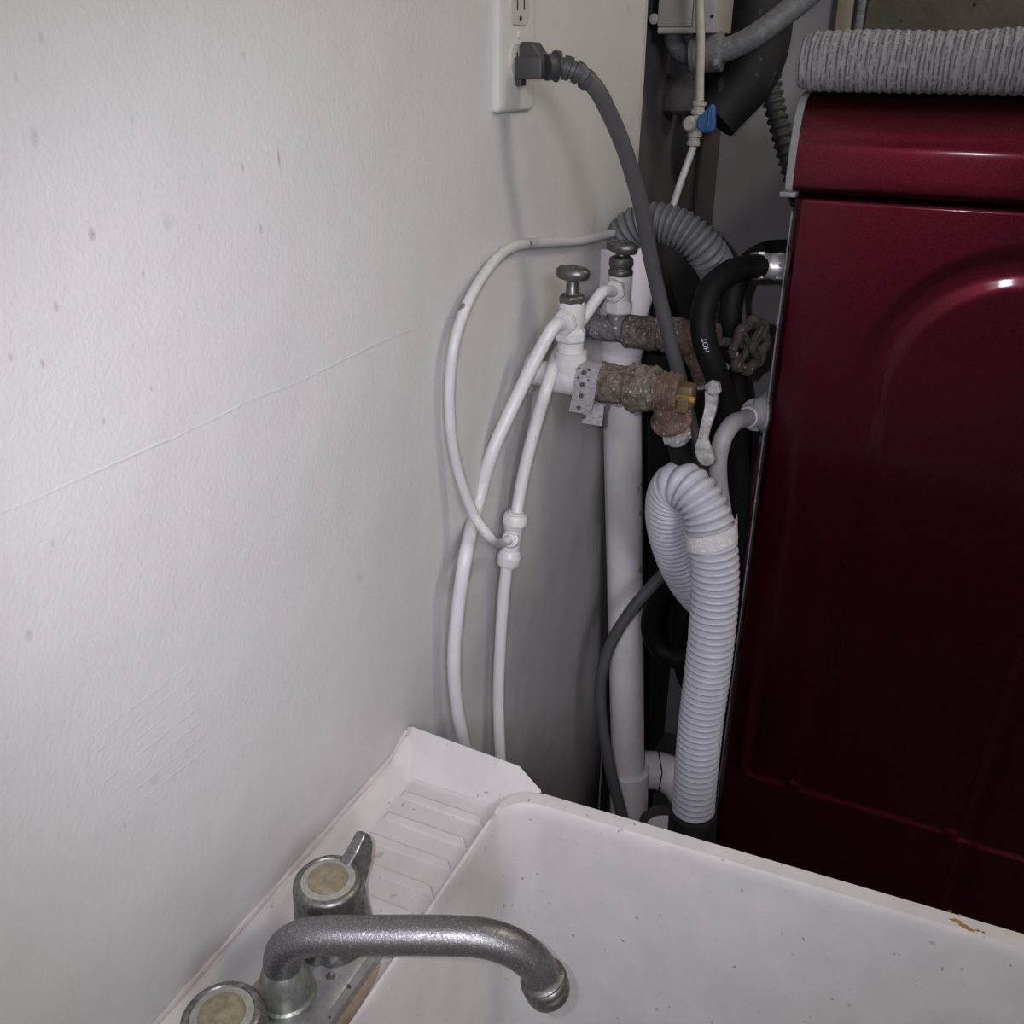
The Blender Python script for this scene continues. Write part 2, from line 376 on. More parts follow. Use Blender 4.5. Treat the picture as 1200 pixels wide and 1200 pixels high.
# ------------------------------------------------------------------ the room
YB = 1.121      # where the white wall board stops
XB = 1.75
def struct(name, mb, material, **k): return tag(mb.build(name, material, **k), kind='structure')
struct('floor', MB().box((-0.20, -2.4, -0.05), (XB+.05, 1.85, 0)), 'floor')
struct('ceiling', MB().box((-0.20, -2.4, 2.40), (XB+.05, 1.85, 2.45)), 'ceiling')
struct('wall_left', MB().box((-0.055, -2.4, 0), (0.0, YB, 2.40), bevel=0.004), 'wall')
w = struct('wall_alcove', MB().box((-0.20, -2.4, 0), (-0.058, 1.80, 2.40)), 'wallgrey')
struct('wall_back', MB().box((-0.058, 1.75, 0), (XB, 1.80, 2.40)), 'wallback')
struct('wall_right', MB().box((XB, -2.4, 0), (XB+.05, 1.80, 2.40)), 'ceiling')
struct('wall_front', MB().box((-0.20, -2.45, 0), (XB+.05, -2.4, 2.40)), 'ceiling')
# corner bead on the board's end
cb = MB()
pts = []
for k in range(60):
    z = 0.02+2.36*k/59; pts.append(Vector((-0.006+0.0015*noise.noise((0, 0, z*9)), YB+0.010, z)))
cb.tube(pts, 0.0045, 8)
struct('trim_1', cb, 'boxpaint')
# back wall upper recess: beige post, frame strip, dark board
p = aty(989, 25, 1.735)
struct('trim_2', MB().box((p.x-0.012, 1.72, 1.10), (p.x+0.012, 1.75, 2.40), bevel=0.003), 'beige_post')
p = aty(1008, 25, 1.735)
struct('trim_3', MB().box((p.x-0.006, 1.725, 1.10), (p.x+0.005, 1.75, 2.40), bevel=0.002), 'conduit')
struct('trim_4', MB().box((p.x+0.008, 1.738, 1.10), (XB, 1.75, 2.40)), 'olive')

# ------------------------------------------------------------------ laundry tub
TZ = 0.860
tub = thing('laundry_tub', 'speckled off-white plastic laundry tub with ribbed soap ledge, against the white wall', 'sink', (0.3, 0.28, 0))
# moulded deck along the wall: a height field
DX, DY0, DY1, BX = 0.004, -0.08, 0.571, 0.112
def deck_h(x, y):
    z = 0.845
    t = max(0, min(1, (0.024-x)/0.018)); z += 0.013*t*t*(3-2*t)           # upstand at the wall
    t = max(0, min(1, (y-0.536)/0.022)); z += 0.010*t                       # far lip
    t = max(0, min(1, (x-0.102)/0.010)); z -= 0.002*t*t
    return z + 0.0006*noise.noise((x*40, y*40, 0))
mb = MB(); nx, ny = 56, 200; vs = []; fs = []
for j in range(ny+1):
    y = DY0+(DY1-DY0)*j/ny
    for i in range(nx+1):
        x = DX+(BX-DX)*i/nx; z = deck_h(x, y)
        vs.append((x, y, z))
for j in range(ny):
    for i in range(nx):
        a = j*(nx+1)+i; fs.append((a, a+1, a+nx+2, a+nx+1))
k = len(vs)    # skirt to give the moulding its thickness
edge = [j*(nx+1) for j in range(ny+1)] + [ny*(nx+1)+i for i in range(1, nx+1)]
sk = []
for e in edge: sk.append(len(vs)); vs.append((vs[e][0], vs[e][1], 0.812))
for q in range(len(edge)-1): fs.append((edge[q], edge[q+1], sk[q+1], sk[q]))
mb.add(vs, fs); mb.build('deck', 'tub', tub, auto=50)
# ribs of the soap ledge
for y in (0.524, 0.497, 0.4715, 0.4445, 0.4175):
    rb = MB(); w_ = 0.0035; z0 = 0.8436; h = 0.0042; xa, xb = 0.021, 0.096
    # long saw-tooth step that dies out at the wall end, its basin end chamfered
    A = [(xa, y, z0), (xb, y, z0), (xb+0.010, y-0.012, z0), (xa, y-0.012, z0)]
    top = [(xa+0.006, y-0.0022, z0+0.0030), (xb-0.001, y-0.0022, z0+h), (xb+0.005, y-0.010, z0+h*0.8), (xa+0.006, y-0.010, z0+0.0020)]
    rb.add(A+top, [(0, 1, 5, 4), (1, 2, 6, 5), (2, 3, 7, 6), (3, 0, 4, 7), (4, 5, 6, 7), (3, 2, 1, 0)], False)
    rb.build('drain_rib', 'tub', tub, auto=None, bevel=0.0012)
# end ledge: raised lip with its slanting end
mb = MB()
V_ = [(.004, .5705, .872), (.109, .5705, .866), (.134, .5600, .8572), (.107, .5385, .8470), (.012, .5370, .8475)]
V_ += [(x, y, .822) for x, y, z in V_]
mb.add(V_, [(0, 1, 3, 4), (1, 2, 3), (0, 5, 6, 1), (1, 6, 7, 2), (2, 7, 8, 3), (3, 8, 9, 4), (4, 9, 5, 0)], False)
mb.build('end_lip', 'tub', tub, auto=None, bevel=0.0012)
# upstand against the wall, its top edge uneven
mb = MB(); vs = []; fs = []; n = 260
for j in range(n+1):
    y = DY0+(0.571-DY0)*j/n
    hh = 0.8585+0.0016*noise.noise((y*22, 3, 1))+(0.012*max(0, (y-0.545)/0.026))
    vs += [(0.0005, y, hh-0.001), (0.0050+0.0012*noise.noise((y*30, 1, 5)), y, hh), (0.0105+0.002*noise.noise((y*18, 1, 0)), y, hh-0.0035), (0.0125, y, 0.842), (0.0005, y, 0.842)]
for j in range(n):
    for i in range(4): a = j*5+i; fs.append((a, a+1, a+6, a+5))
mb.add(vs, fs); mb.build('wall_upstand', 'tub', tub)
# basin shell: rounded rectangle lofted down
def rrect(x0, x1, y0, y1, r, z, n=8):
    out = []
    for cx, cy, a in ((x1-r, y1-r, 0), (x0+r, y1-r, 90), (x0+r, y0+r, 180), (x1-r, y0+r, 270)):
        for k in range(n+1):
            q = math.radians(a+90*k/n); out.append(Vector((cx+r*math.cos(q), cy+r*math.sin(q), z)))
    return out
X0, X1, Y0_, Y1_ = 0.112, 0.565, 0.0, 0.5625
mb = MB()
rings = [rrect(X0-0.004, X1+.018, Y0_-.018, Y1_+.0155, .030, .815), rrect(X0-0.004, X1+.018, Y0_-.018, Y1_+.0155, .030, .8545),
         rrect(X0-0.003, X1+.016, Y0_-.016, Y1_+.0140, .030, .8565),
         rrect(X0-.001, X1+.003, Y0_-.003, Y1_+.002, .028, .8555), rrect(X0, X1+.001, Y0_-.001, Y1_-.0005, .028, .8530), rrect(X0+.001, X1, Y0_, Y1_-.002, .028, .845)]
for k in range(1, 10):
    t = k/9; rings.append(rrect(X0+.001+.030*t, X1-.03*t, Y0_+.03*t, Y1_-.002-.028*t, .028+.02*t, .845-.30*t))
rings.append(rrect(X0+.055, X1-.055, Y0_+.055, Y1_-.055, .05, .530)); rings.append(rrect(X0+.16, X1-.16, Y0_+.2, Y1_-.2, .03, .522))
for rg in rings:
    for q in rg: q.y -= 0.0185*max(0, min(1, (.49-q.x)/.36))*max(0, q.y)/.56
mb.ring_loft(rings, False)
# floor of the basin closes the loft
mb.add(rings[-1], [tuple(range(len(rings[-1])))])
bs = mb.build('basin', 'tub', tub, auto=35)
mb = MB(); c = ((X0+X1)/2, (Y0_+Y1_)/2)
mb.lathe((c[0], c[1], .521), (c[0], c[1], .6), [(0, .03), (.003, .03), (.004, .022), (.0025, .020), (.0025, 0)], 24); mb.build('drain', 'chrome', tub)
for lx in (0.045, 0.56):
    for ly in (0.0, 0.545):
        MB().tube([(lx, ly, 0), (lx, ly, .815)], 0.014, 12).build('leg', 'galv', tub)
# ochre paint flakes stuck on the far rim
fl = MB()
for (px, py, s) in ((1122, 1080, 3.4), (1130, 1086, 3.8), (1137, 1090, 2.6), (1116, 1079, 2.2), (1146, 1091, 1.6), (1125, 1073, 1.4), (1113, 1068, 1.0), (1135, 1078, 1.0), (1152, 1093, 1.2)):
    p = atz(px, py, 0.8555); R = s*0.00062; yy = p.y
    ring = [Vector((p.x+R*1.5*math.cos(q)*(0.7+0.6*random.random()), p.y+R*0.6*math.sin(q)*(0.7+0.6*random.random()), 0.8556)) for q in (2*PI*j/9 for j in range(9))]
    fl.prism(ring, (0, 0, 0.0007))
fl.build('paint_flake', 'yellowflake', tub, auto=None)['label'] = 'small ochre paint flakes on the far rim'
# rust stains around the tap plate: thin irregular deposits
def deposit(name, pts2, z, material, parent, th=0.0009):
    mb = MB(); P = smooth_path([(x, y, 0) for x, y in pts2+[pts2[0]]], 0.002)[:-1]
    c = sum(P, Vector())/len(P); vs = []; fs = []; n = len(P)
    for r_, zz in ((1.0, 0), (0.93, th*0.7), (0.5, th), (0.0, th)):
        for q in P:
            w_ = q + (q-c).normalized()*0.0012*noise.noise(q*300) if r_ else q
            x = c+(w_-c)*max(r_, 0.01); vs.append((x.x, x.y, z(x.x, x.y)+zz if callable(z) else z+zz))
    for i in range(3):
        for j in range(n): fs.append((i*n+j, i*n+(j+1) % n, (i+1)*n+(j+1) % n, (i+1)*n+j))
    mb.add(vs, fs); return mb.build(name, material, parent)
deposit('rust_stain', [(0.0285, 0.268), (0.030, 0.300), (0.034, 0.345), (0.045, 0.352), (0.046, 0.30), (0.044, 0.262)], deck_h, 'rust_stain', tub, 0.0007)['label'] = 'brown rust stain behind the tap'
deposit('rust_stain', [(0.090, 0.28), (0.092, 0.35), (0.096, 0.372), (0.1005, 0.362), (0.1045, 0.31), (0.105, 0.26)], deck_h, 'rust_stain', tub, 0.0006)['label'] = 'brown rust stain beside the tap'

# bead of old caulk along the wall
mb = MB(); p = []; rr = []
for j in range(220):
    y = -0.08+0.645*j/219; p.append(Vector((0.0018, y, 0.8590+0.001*noise.noise((y*30, 9, 0))+(0.012*max(0, (y-0.545)/0.026))))); rr.append(0.0024+0.0012*noise.noise((y*50, 0, 4)))
tag(mb.tube(p, rr, 8).build('caulk_bead', 'caulk'), 'ragged dirty-white caulk line where the tub meets the wall', 'caulk')

# ------------------------------------------------------------------ tap
PX, PYc = 0.0675, 0.3105
tap = thing('faucet', 'limescaled two-handle chrome faucet with long bent spout on the tub ledge', 'faucet', (PX, PYc, 0.845))
mb = MB()
rings = []
for z, g in ((0.8445, 0), (0.853, 0), (0.8575, 0.0035), (0.8595, 0.008)):
    rings.append(rrect(PX-0.029+g, PX+0.029-g, PYc-0.082+g, PYc+0.082-g, 0.014-g*.6, z))
mb.ring_loft(rings); mb.build('base_plate', 'chrome_plate', tap, auto=25)
def handle(cx, cy, wing):
    h = MB(); a = (cx, cy, 0.8585); b = (cx, cy, 1)
    rings = []
    for t, r in ((0, .0265), (.004, .0275), (.010, .0268), (.030, .0245), (.046, .0235), (.0505, .0228), (.0525, .0210), (.0528, .0185), (.0515, .0176)):
        ring = []
        for j in range(64):
            q = 2*PI*j/64; rr_ = r*(1-0.075*max(0, math.cos(q*5))**6*(1 if t < .045 else 0)) if True else r
            ring.append(Vector((cx+rr_*math.cos(q), cy+rr_*math.sin(q), 0.8585+t)))
        rings.append(ring)
    h.ring_loft(rings)
    ho = h.build('handle', 'chrome', tap, auto=50)
    # lever wing pointing along the wall, away from the spout side
    ang = math.radians(wing)
    d = Vector((math.cos(ang), math.sin(ang), 0)); nrm = Vector((-d.y, d.x, 0)); o = Vector((cx, cy, 0))
    prof = [(0.014, .012), (0.024, .012), (0.031, .022), (0.040, .036), (0.0425, .050), (0.040, .060), (0.035, .064), (0.025, .0565), (0.014, .0515)]
    L_ = MB(); n = len(prof)
    A = [o+d*s+nrm*0.0055*(1-0.25*s/.036)+Vector((0, 0, .8585+t)) for s, t in prof]; B = [o+d*s-nrm*0.0055*(1-0.25*s/.036)+Vector((0, 0, .8585+t)) for s, t in prof]
    L_.add(A+B, [tuple(range(n)), tuple(range(n, 2*n))[::-1]]+[(i, (i+1) % n, n+(i+1) % n, n+i) for i in range(n)], False)
    lo = L_.build('lever', 'chrome', ho, auto=None, bevel=0.0014); lo.parent = ho; lo.location = (0, 0, 0)
    # object offsets: the handle mesh is local to the tap, so is the lever
    lo.data.transform(Matrix.Translation(-Vector(tap.location)))
    for nm, r1, mt_, z1 in (('cap_ring', 0.0195, 'cap_ring', .0505), ('cap', 0.0135, 'cap_gold', .0522)):
        q = MB().lathe((cx, cy, .8585+z1), (cx, cy, 1), [(0, r1), (.0012, r1*.97), (.0019, r1*.8), (.0024, r1*.4), (.0025, 0)], 32).build(nm, mt_, ho)
        q.data.transform(Matrix.Translation(-Vector(tap.location)))
handle(PX-0.004, 0.3665, 84)
handle(PX-0.001, 0.2595, -60)
# spout
sb = Vector((PX-0.003, 0.3140, 0.8585))
MB().lathe(sb, sb+Vector((0, 0, 1)), [(0, .0185), (.003, .019), (.006, .0188), (.0075, .0172), (.010, .0172), (.022, .0150), (.028, .0132), (.030, .0122)], 40).build('spout_collar', 'chrome_scale', tap)
dd = (Vector((0.200, 0.375, 0))-Vector((0.068, 0.3105, 0))); 
e1 = sb+Vector((0, 0, .028)); H = 0.9140
dirh = Vector((0.1035, 0.049, 0)).normalized()
def sp(s, z): return Vector((sb.x, sb.y, 0))+dirh*s+Vector((0, 0, z))
path = smooth_path([sp(0, .884), sp(0, .893), sp(0.003, .903), sp(0.012, .911), sp(0.024, H), sp(0.06, H+.001), sp(0.105, H+.001), sp(0.125, H-.001), sp(0.140, .907), sp(0.152, .897), sp(0.1595, .886), sp(0.1615, .880)], 0.002)
MB().tube(path, 0.0117, 32).build('spout', 'chrome_dull', tap)
e = path[-1]; dn = (path[-1]-path[-4]).normalized()
MB().lathe(e-dn*0.001, e+dn, [(0, .0120), (.002, .0145), (.004, .0138), (.0055, .0150), (.0075, .0150), (.0085, .0138), (.0105, .0138), (.0115, .0146), (.0145, .0146), (.016, .0138), (.018, .0136), (.019, .0125), (.018, .0112), (.004, .0108), (.004, 0)], 40).build('aerator', 'chrome', tap)
# screw domes on the plate
MB().lathe((PX+.013, PYc+.028, .8590), (PX+.013, PYc+.028, 1), [(0, .0035), (.001, .003), (.0014, 0)], 14).build('screw', 'chrome', tap)

# ------------------------------------------------------------------ wall outlet and plug
oy, oz = 0.778, 1.4175
out = thing('wall_outlet', 'painted-over white double outlet plate on the white wall', 'outlet', (0, oy, oz))
mb = MB(); rings = []
for x, g in ((-0.0005, 0), (0.0035, 0), (0.0052, 0.0018), (0.0062, 0.0055)):
    ring = [(x, p.x, p.y) for p in [Vector((q.x, q.y, 0)) for q in rrect(oy-.0355+g, oy+.0355-g, oz-.057+g, oz+.057-g, 0.003, 0)]]
    rings.append([Vector(p) for p in ring])
mb.ring_loft(rings); mb.build('cover_plate', 'plate', out, auto=25)
for dz in (-.0195, .0195):
    zc = oz+dz; mb = MB(); ring = []
    for k in range(40):
        q = 2*PI*k/40; y = 0.0172*math.cos(q); z = max(-.0125, min(.0125, .0172*math.sin(q))); ring.append(Vector((0.0055, oy+y, zc+z)))
    mb.prism(ring, (0.0022, 0, 0)); rc = mb.build('receptacle', 'recept', out, auto=30)
    for sy, hh in ((-.0063, .0045), (.0063, .0035)):
        o = MB().box((0.0070, oy+sy-.0009, zc+.002-hh), (0.0080, oy+sy+.0009, zc+.002+hh)).build('slot', 'slot', rc); o.data.transform(Matrix.Translation(-Vector(out.location)))
    o = MB().lathe((0.0070, oy, zc-.008), (1, oy, zc-.008), [(0, .0022), (.001, .0022)], 12).build('ground_hole', 'slot', rc); o.data.transform(Matrix.Translation(-Vector(out.location)))
MB().lathe((0.006, oy, oz), (1, oy, oz), [(0, .003), (.0012, .0027), (.0016, 0)], 14).build('screw', 'plate', out)

# power cord with plug: from the outlet, behind the valves, out at the bottom by the tub
zp = oz-.0195
cordt = thing('power_cord', 'dark grey three-pin plug and cord hanging from the wall outlet', 'power cord', (0.01, oy, zp))
mb = MB()
def lx(px, py, y=oy): return aty(px, py, y)
z1, z2, z3 = lx(640, 95).z, lx(600, 66).z, lx(615, 49).z
xA, xB = 0.0078, lx(642, 80).x
mb.box((xA, oy-.013, z1+.0015), (xB, oy+.006, z2), bevel=0.0022)
plug = mb.build('plug', 'plug', cordt)
mb = MB()
xt = lx(630, 50, oy+.008).x; xq = lx(641, 67, oy+.008).x
y0_, y1_ = oy-.004, oy+.014
mb.prism([(xA+.001, y0_, z2-.010), (xq+.002, y0_, z2-.010), (xq, y0_, z2), (xt, y0_, z3), (xA+.001, y0_, z3)], (0, y1_-y0_, 0))
mb.build('plug_shoulder', 'plug', cordt, auto=None, bevel=0.0015)
mb = MB().box((0.0060, oy-.006, z1-.004), (0.0115, oy+.004, z1+.003), bevel=.001); mb.build('ground_pin_seat', 'plug', cordt)
cpts = [aty(640, 79, oy-.002), aty(655, 78, .785), aty(675, 84, .79), aty(697, 102, .80), aty(715, 135, .815), aty(730, 170, .83), aty(742, 207, .845), aty(752, 245, .86), aty(762, 300, .88),
        aty(772, 345, .895), aty(784, 395, .905), aty(794, 432, .915), aty(803, 470, .935), aty(813, 510, .955), aty(823, 556, .975), aty(828, 598, .982), aty(819, 622, .966), aty(806, 644, .962), aty(778, 672, .966), aty(742, 712, .95), aty(717, 752, .935), aty(705, 790, .925), aty(704, 830, .92), aty(710, 875, .915), aty(718, 915, .91), aty(728, 955, .905), aty(740, 1010, .90), aty(746, 1060, .90), Vector((.10, .90, .12)), Vector((.16, .93, .012))]
cp = smooth_path(cpts, 0.004)
# strain relief: ribs round the first centimetres of the cord
MB().tube(cp, 0.0072, 14).build('cable', 'cord', cordt)
n0 = [i for i in range(len(cp)) if (cp[i]-cp[0]).length < 0.036]
rel = MB(); seg = smooth_path(cpts[:4], 0.0006); Ls = 0; pp = []; rad = []
for i, q in enumerate(seg):
    if i: Ls += (q-seg[i-1]).length
    if Ls > 0.042: break
    base = 0.0100-0.0018*Ls/.042
    if Ls > .006:
        base += 0.0 if ((Ls-.006) % 0.0095) < 0.0062 else -0.0030
    if 0.008 < Ls < 0.0135: base += 0.0022
    pp.append(q); rad.append(base)
rel.tube(pp, rad, 20).build('strain_relief', 'plug', cordt, auto=50)

# ------------------------------------------------------------------ supply run nearest the tub
YN = 0.825; zN = 1.122
def fit(mb, x0, x1, r, y=YN, z=zN, dz=0.0, lump=0.0, n=28):
    """cylinder along x with optional corroded lumpiness"""
    steps = max(4, int((x1-x0)/0.0015)); rings = []
    for k in range(steps+1):
        x = x0+(x1-x0)*k/steps; e_ = min(k, steps-k); rr_ = r*(0.93 if e_ == 0 else 1); ring = []
        for j in range(n):
            q = 2*PI*j/n; rr2 = rr_*(1+lump*noise.noise((x*160, math.cos(q)*2.2, math.sin(q)*2.2+r*70)))
            ring.append(Vector((x, y+rr2*math.cos(q), z+rr2*math.sin(q))))
        rings.append(ring)
    return mb.ring_loft(rings)
run1 = thing('supply_pipe', 'near water pipe from the wall, white then scabby rusty, carrying the perforated strap', 'pipe', (0, YN, zN))
mb = fit(MB(), -0.002, 0.078, 0.0125, lump=0.05); mb.build('pipe', 'paint_white', run1)['label'] = 'white-painted pipe length'
mb = fit(MB(), -0.0005, 0.004, 0.021); mb.build('wall_flange', 'paint_white', run1)
# tee hub with short branch upward
vx = aty(669, 420, YN).x
mb = fit(MB(), vx-.016, vx+.018, .0165, lump=0.04); mb.tube([(vx, YN, zN), (vx, YN, zN+.026)], .0155, 20); mb.build('tee', 'paint_white', run1)['label'] = 'white-painted tee'
x1 = aty(701, 452, YN).x; x2 = aty(737, 452, YN).x; x3 = aty(772, 455, YN).x; x4 = aty(797, 458, YN).x
mb = fit(MB(), x1-.008, x1+.002, .0150, lump=.1); mb.build('pipe', 'rusty', run1)
mb = fit(MB(), x1, x2+.002, .0185, lump=.14); mb.build('coupling', 'rusty', run1)['label'] = 'crusty grey-brown coupling'
mb = fit(MB(), x2, x3, .0215, lump=.16); fit(mb, x2, x2+.003, .0225, lump=.1); mb.build('coupling', 'rusty', run1)['label'] = 'thicker scabby coupling'
mb = fit(MB(), x3-.002, x4, .0175, lump=.08)
for k in range(3): fit(mb, x3+.002+k*.006, x3+.005+k*.006, .0190, lump=.05)
mb.build('valve_body', 'rust_red', run1)['label'] = 'reddish rusted brass valve body'
x5 = aty(822, 458, YN).x
mb = MB().box((x4-.002, YN-.010, zN-.012), (x5-.006, YN+.009, zN+.010), bevel=.0025); mb.box((x4+.001, YN-.013, zN-.014), (x4+.012, YN-.006, zN+.001), bevel=.001)
mb.build('packing_nut', 'brass', run1)['label'] = 'square brass packing nut'
mb = MB().tube([(x4, YN-.009, zN-.001), (x5-.003, YN-.010, zN-.001)], .0028, 10); mb.build('valve_stem', 'yellowflake', run1)['label'] = 'yellow brass stem'
# lever hanging from the stem
lp = [aty(834, 458, YN-.012), aty(833, 478, YN-.012), aty(827, 500, YN-.014), aty(824, 518, YN-.014), aty(826, 532, YN-.014), aty(833, 544, YN-.013)]
lv = MB(); P = smooth_path(lp, 0.003); rings = []
for i, q in enumerate(P):
    t = (P[min(i+1, len(P)-1)]-P[max(0, i-1)]).normalized(); sd = t.cross(Vector((0, 1, 0))).normalized(); s = i/(len(P)-1)
    w_ = 0.0058-0.0022*s if s < .6 else 0.0036+0.0044*math.sin((s-.6)/.4*PI*.85)
    if s > .97: w_ *= .45
    th = Vector((0, .0026, 0)); sd = sd*w_
    rings.append([q-sd-th, q+sd-th, q+sd+th, q-sd+th])
lv.ring_loft(rings); lv.build('lever', 'lever', run1, auto=None, bevel=.001)['label'] = 'scuffed pale lever handle hanging down'
MB().lathe(aty(834, 457, YN-.018), aty(834, 457, YN-.018)+Vector((0, 1, 0)), [(0, .004), (.003, .0075), (.008, .0075), (.010, .006)], facets=6).build('lever_nut', 'paint_gray', run1)
# outlet branch down and forward with ferrule for a black hose
ob = Vector(((x3+x4)/2, YN-.006, zN-.012)); oe = aty(790, 500, YN+.012)
od = (oe-ob).normalized()
MB().lathe(ob, ob+od, [(0, .012), (.010, .013), (.0165, .0165), (.0185, .0195), (.0215, .0200), (.0225, .015)], 28).build('hose_outlet', 'rust_red', run1)
fe = ob+od*.0215
MB().lathe(fe, fe+od, [(0, .0175), (.002, .018), (.003, .0125), (.0035, .0112)], 28).build('washer_ring', 'chrome_bright', run1)

def ferrule(mb, a, d, r=.0108, L_=.026):
    pr = []
    for k in range(27):
        t = k/26; bump_ = abs(math.sin(t*PI*2.0)); pr.append((t*L_, r*(0.90+0.12*bump_)))
    mb.lathe(a, Vector(a)+d, pr, 24)
    u = Vector(d).orthogonal().normalized(); w_ = Vector(d).cross(u)
    for k in range(6):
        q = 2*PI*k/6; o = Vector(a)+(u*math.cos(q)+w_*math.sin(q))*r*1.0
        for s in (.25, .75): 
            mb.tube([o+Vector(d)*(s*L_-.003), o+Vector(d)*(s*L_+.003)], .0016, 8)
    return mb

# perforated strap round the near pipe
stp = thing('pipe_strap', 'perforated galvanised strap looped over the near water pipe', 'strap', (x1-.012, YN, zN))
sx0, sx1 = aty(673, 450, YN-.018).x, aty(699, 450, YN-.018).x
def strap(y_off, zs, name, slant, sx0=sx0, sx1=sx1):
    mb = MB(); P = []
    for k in range(13):      # over the top of the pipe, from behind
        q = PI*1.15-k*PI*1.15/12; P.append((YN+.0155*-math.cos(PI-q), zN+.0155*math.sin(q)))
    return P
path2 = []
for k in range(19):
    q = math.radians(-20+200*k/18); path2.append((YN+.0182*math.cos(q), zN+.0182*math.sin(q), 0))
tailz = aty(690, 484, YN-.016).z
path2 += [(YN-.0185, zN-.006, -.0005), (YN-.0188, (zN+tailz)/2, -.0015), (YN-.019, tailz, -.004)]
path_b = [(YN+.0180*math.cos(math.radians(-20)), zN+.0180*math.sin(math.radians(-20)), 0), (YN+.010, zN-.014, .001), (YN-.002, zN-.024, .004), (YN-.010, (zN+tailz)/2-.006, .005), (YN-.013, tailz-.012, .005)]
def ribbon(P, x0_, x1_, th=.0009):
    P3 = [Vector((s, y, z)) for y, z, s in P]; mb = MB(); rings = []
    for i, q in enumerate(P3):
        t = P3[min(i+1, len(P3)-1)]-P3[max(0, i-1)]; t.x = 0; nn = Vector((0, -t.z, t.y)).normalized()*th
        a = Vector((x0_+q.x, q.y, q.z)); b_ = Vector((x1_+q.x, q.y, q.z)); rings.append([a-nn, b_-nn, b_+nn, a+nn])
    return mb.ring_loft(rings)
s1 = ribbon(path2, sx0, sx1).build('strap_band', 'strap', stp, auto=50)
s2 = ribbon(path_b, sx0+.003, sx1+.001).build('strap_tail', 'strap', stp, auto=50)
for k, (px, py) in enumerate(((684, 437), (682, 451), (681, 464), (678, 478))):
    p = aty(px, py, YN-.0205 if k else YN-.0200)
    MB().lathe(p, p+Vector((0, 1, 0)), [(0, .0022), (.0016, .0022)], 14).build('strap_hole', 'strap_hole', stp)
p = aty(684, 489, YN-.0150); MB().lathe(p, p+Vector((0, 1, 0)), [(0, .0020), (.0014, .0020)], 14).build('strap_hole', 'strap_hole', stp)
for px, py in ((677, 443), (689, 446), (678, 432), (690, 434)):
    p = aty(px, py, YN-.0198); MB().lathe(p, p+Vector((0, 1, 0)), [(0, .0010), (.0016, .0010)], 10).build('strap_hole', 'strap_hole', stp)

# ------------------------------------------------------------------ angle stop valves
def stop_valve(name, label, base, ztop, paint, lower, port_to, tilt=0.0, fat=0.0):
    """vertical stop valve: hex nut, body with side port, bonnet, stem, oval handle"""
    b0 = Vector(base); t = thing(name, label, 'valve', b0); H_ = ztop-b0.z
    up = Vector((0, 0, 1))
    def at_(f): return b0+up*(H_*f)
    MB().lathe(b0, b0+up, [(0, .0125), (H_*.14, .0125), (H_*.15, .011), (H_*.18, .011)], 24).build('inlet', lower, t)
    MB().lathe(at_(.16), at_(1), [(0, .0120), (.002, .0155), (H_*.13, .0155), (H_*.15, .0135), (H_*.18, .0115)], facets=6).build('compression_nut', paint, t, bevel=.0012)
    mb = MB().lathe(at_(.32), at_(1), [(0, .0115), (H_*.06, .0120), (H_*.16, .0125), (H_*.28, .0125), (H_*.30, .011)], 24)
    mb.build('valve_body', paint, t)
    d = (Vector(port_to)-at_(.48)); d.normalize()
    a = at_(.47)
    MB().lathe(a+d*.006, a+d, [(0, .0095), (.006, .0100)], 20).build('side_port', paint, t)
    MB().lathe(a+d*.010, a+d, [(0, .0105), (.001, .0125), (.0085, .0125), (.0095, .0105)], facets=6).build('port_nut', paint, t, bevel=.001)
    MB().lathe(at_(.60), at_(1), [(0, .0095), (.001, .0125), (H_*.09, .0130), (H_*.11, .0100)] if not fat else [(0, .0110), (.002, .0130), (H_*.07, .0130), (H_*.09, .0112), (H_*.14, .0130), (H_*.21, .0125), (H_*.24, .0080)], facets=None if fat else 6, n=24).build('bonnet_nut', 'knob', t, bevel=.001)
    MB().lathe(at_(.70), at_(1), [(0, .0075), (H_*.03, .006), (H_*.19, .0055)], 18).build('stem', 'knob', t)
    # oval handle
    top = at_(.865); rings = []
    for z, s in ((0, .62), (.0015, .90), (.005, 1.0), (.009, .97), (.0115, .80), (.0122, .35), (.0105, .25), (.0105, .01)):
        rings.append([top+Vector(((.0175*math.cos(q))*s, (.0150*math.sin(q))*s, z*H_/.09)) @ Matrix.Rotation(0, 3, 'Z') if False else top+Matrix.Rotation(tilt, 3, 'Y')@Vector(((.0165*math.cos(q))*s, (.0125*math.sin(q))*s, z)) for q in (2*PI*j/32 for j in range(32))])
    ho = MB().ring_loft(rings).build('handle', 'knob', t)
    q = MB().lathe(top+Vector((0, 0, .0095)), top+Vector((0, 0, 1)), [(0, .0038), (.0030, .0036), (.0042, .0022), (.0044, 0)], 16).build('handle_screw', 'knob', ho); q.data.transform(Matrix.Translation(-b0))
    return t, a+d*.018
vb1 = Vector((aty(668, 415, YN).x, YN, zN+.022))
vt1 = aty(676, 314, YN).z
port1 = aty(640, 400, YN-.05)
v1, pe1 = stop_valve('angle_stop_valve', 'white-painted stop valve with oval metal handle, standing over the perforated strap', vb1, vt1, 'paint_white', 'paint_white', port1, 0.04)
YF = 0.965
vb2 = Vector((aty(724, 380, YF).x, YF, aty(724, 383, YF).z))
vt2 = aty(734, 283, YF).z
port2 = aty(700, 352, YF-.06)
v2, pe2 = stop_valve('angle_stop_valve', 'stop valve with flat oval handle in front of the painted standpipe top', vb2, vt2, 'paint_white', 'galv', port2, 0.12, fat=1)

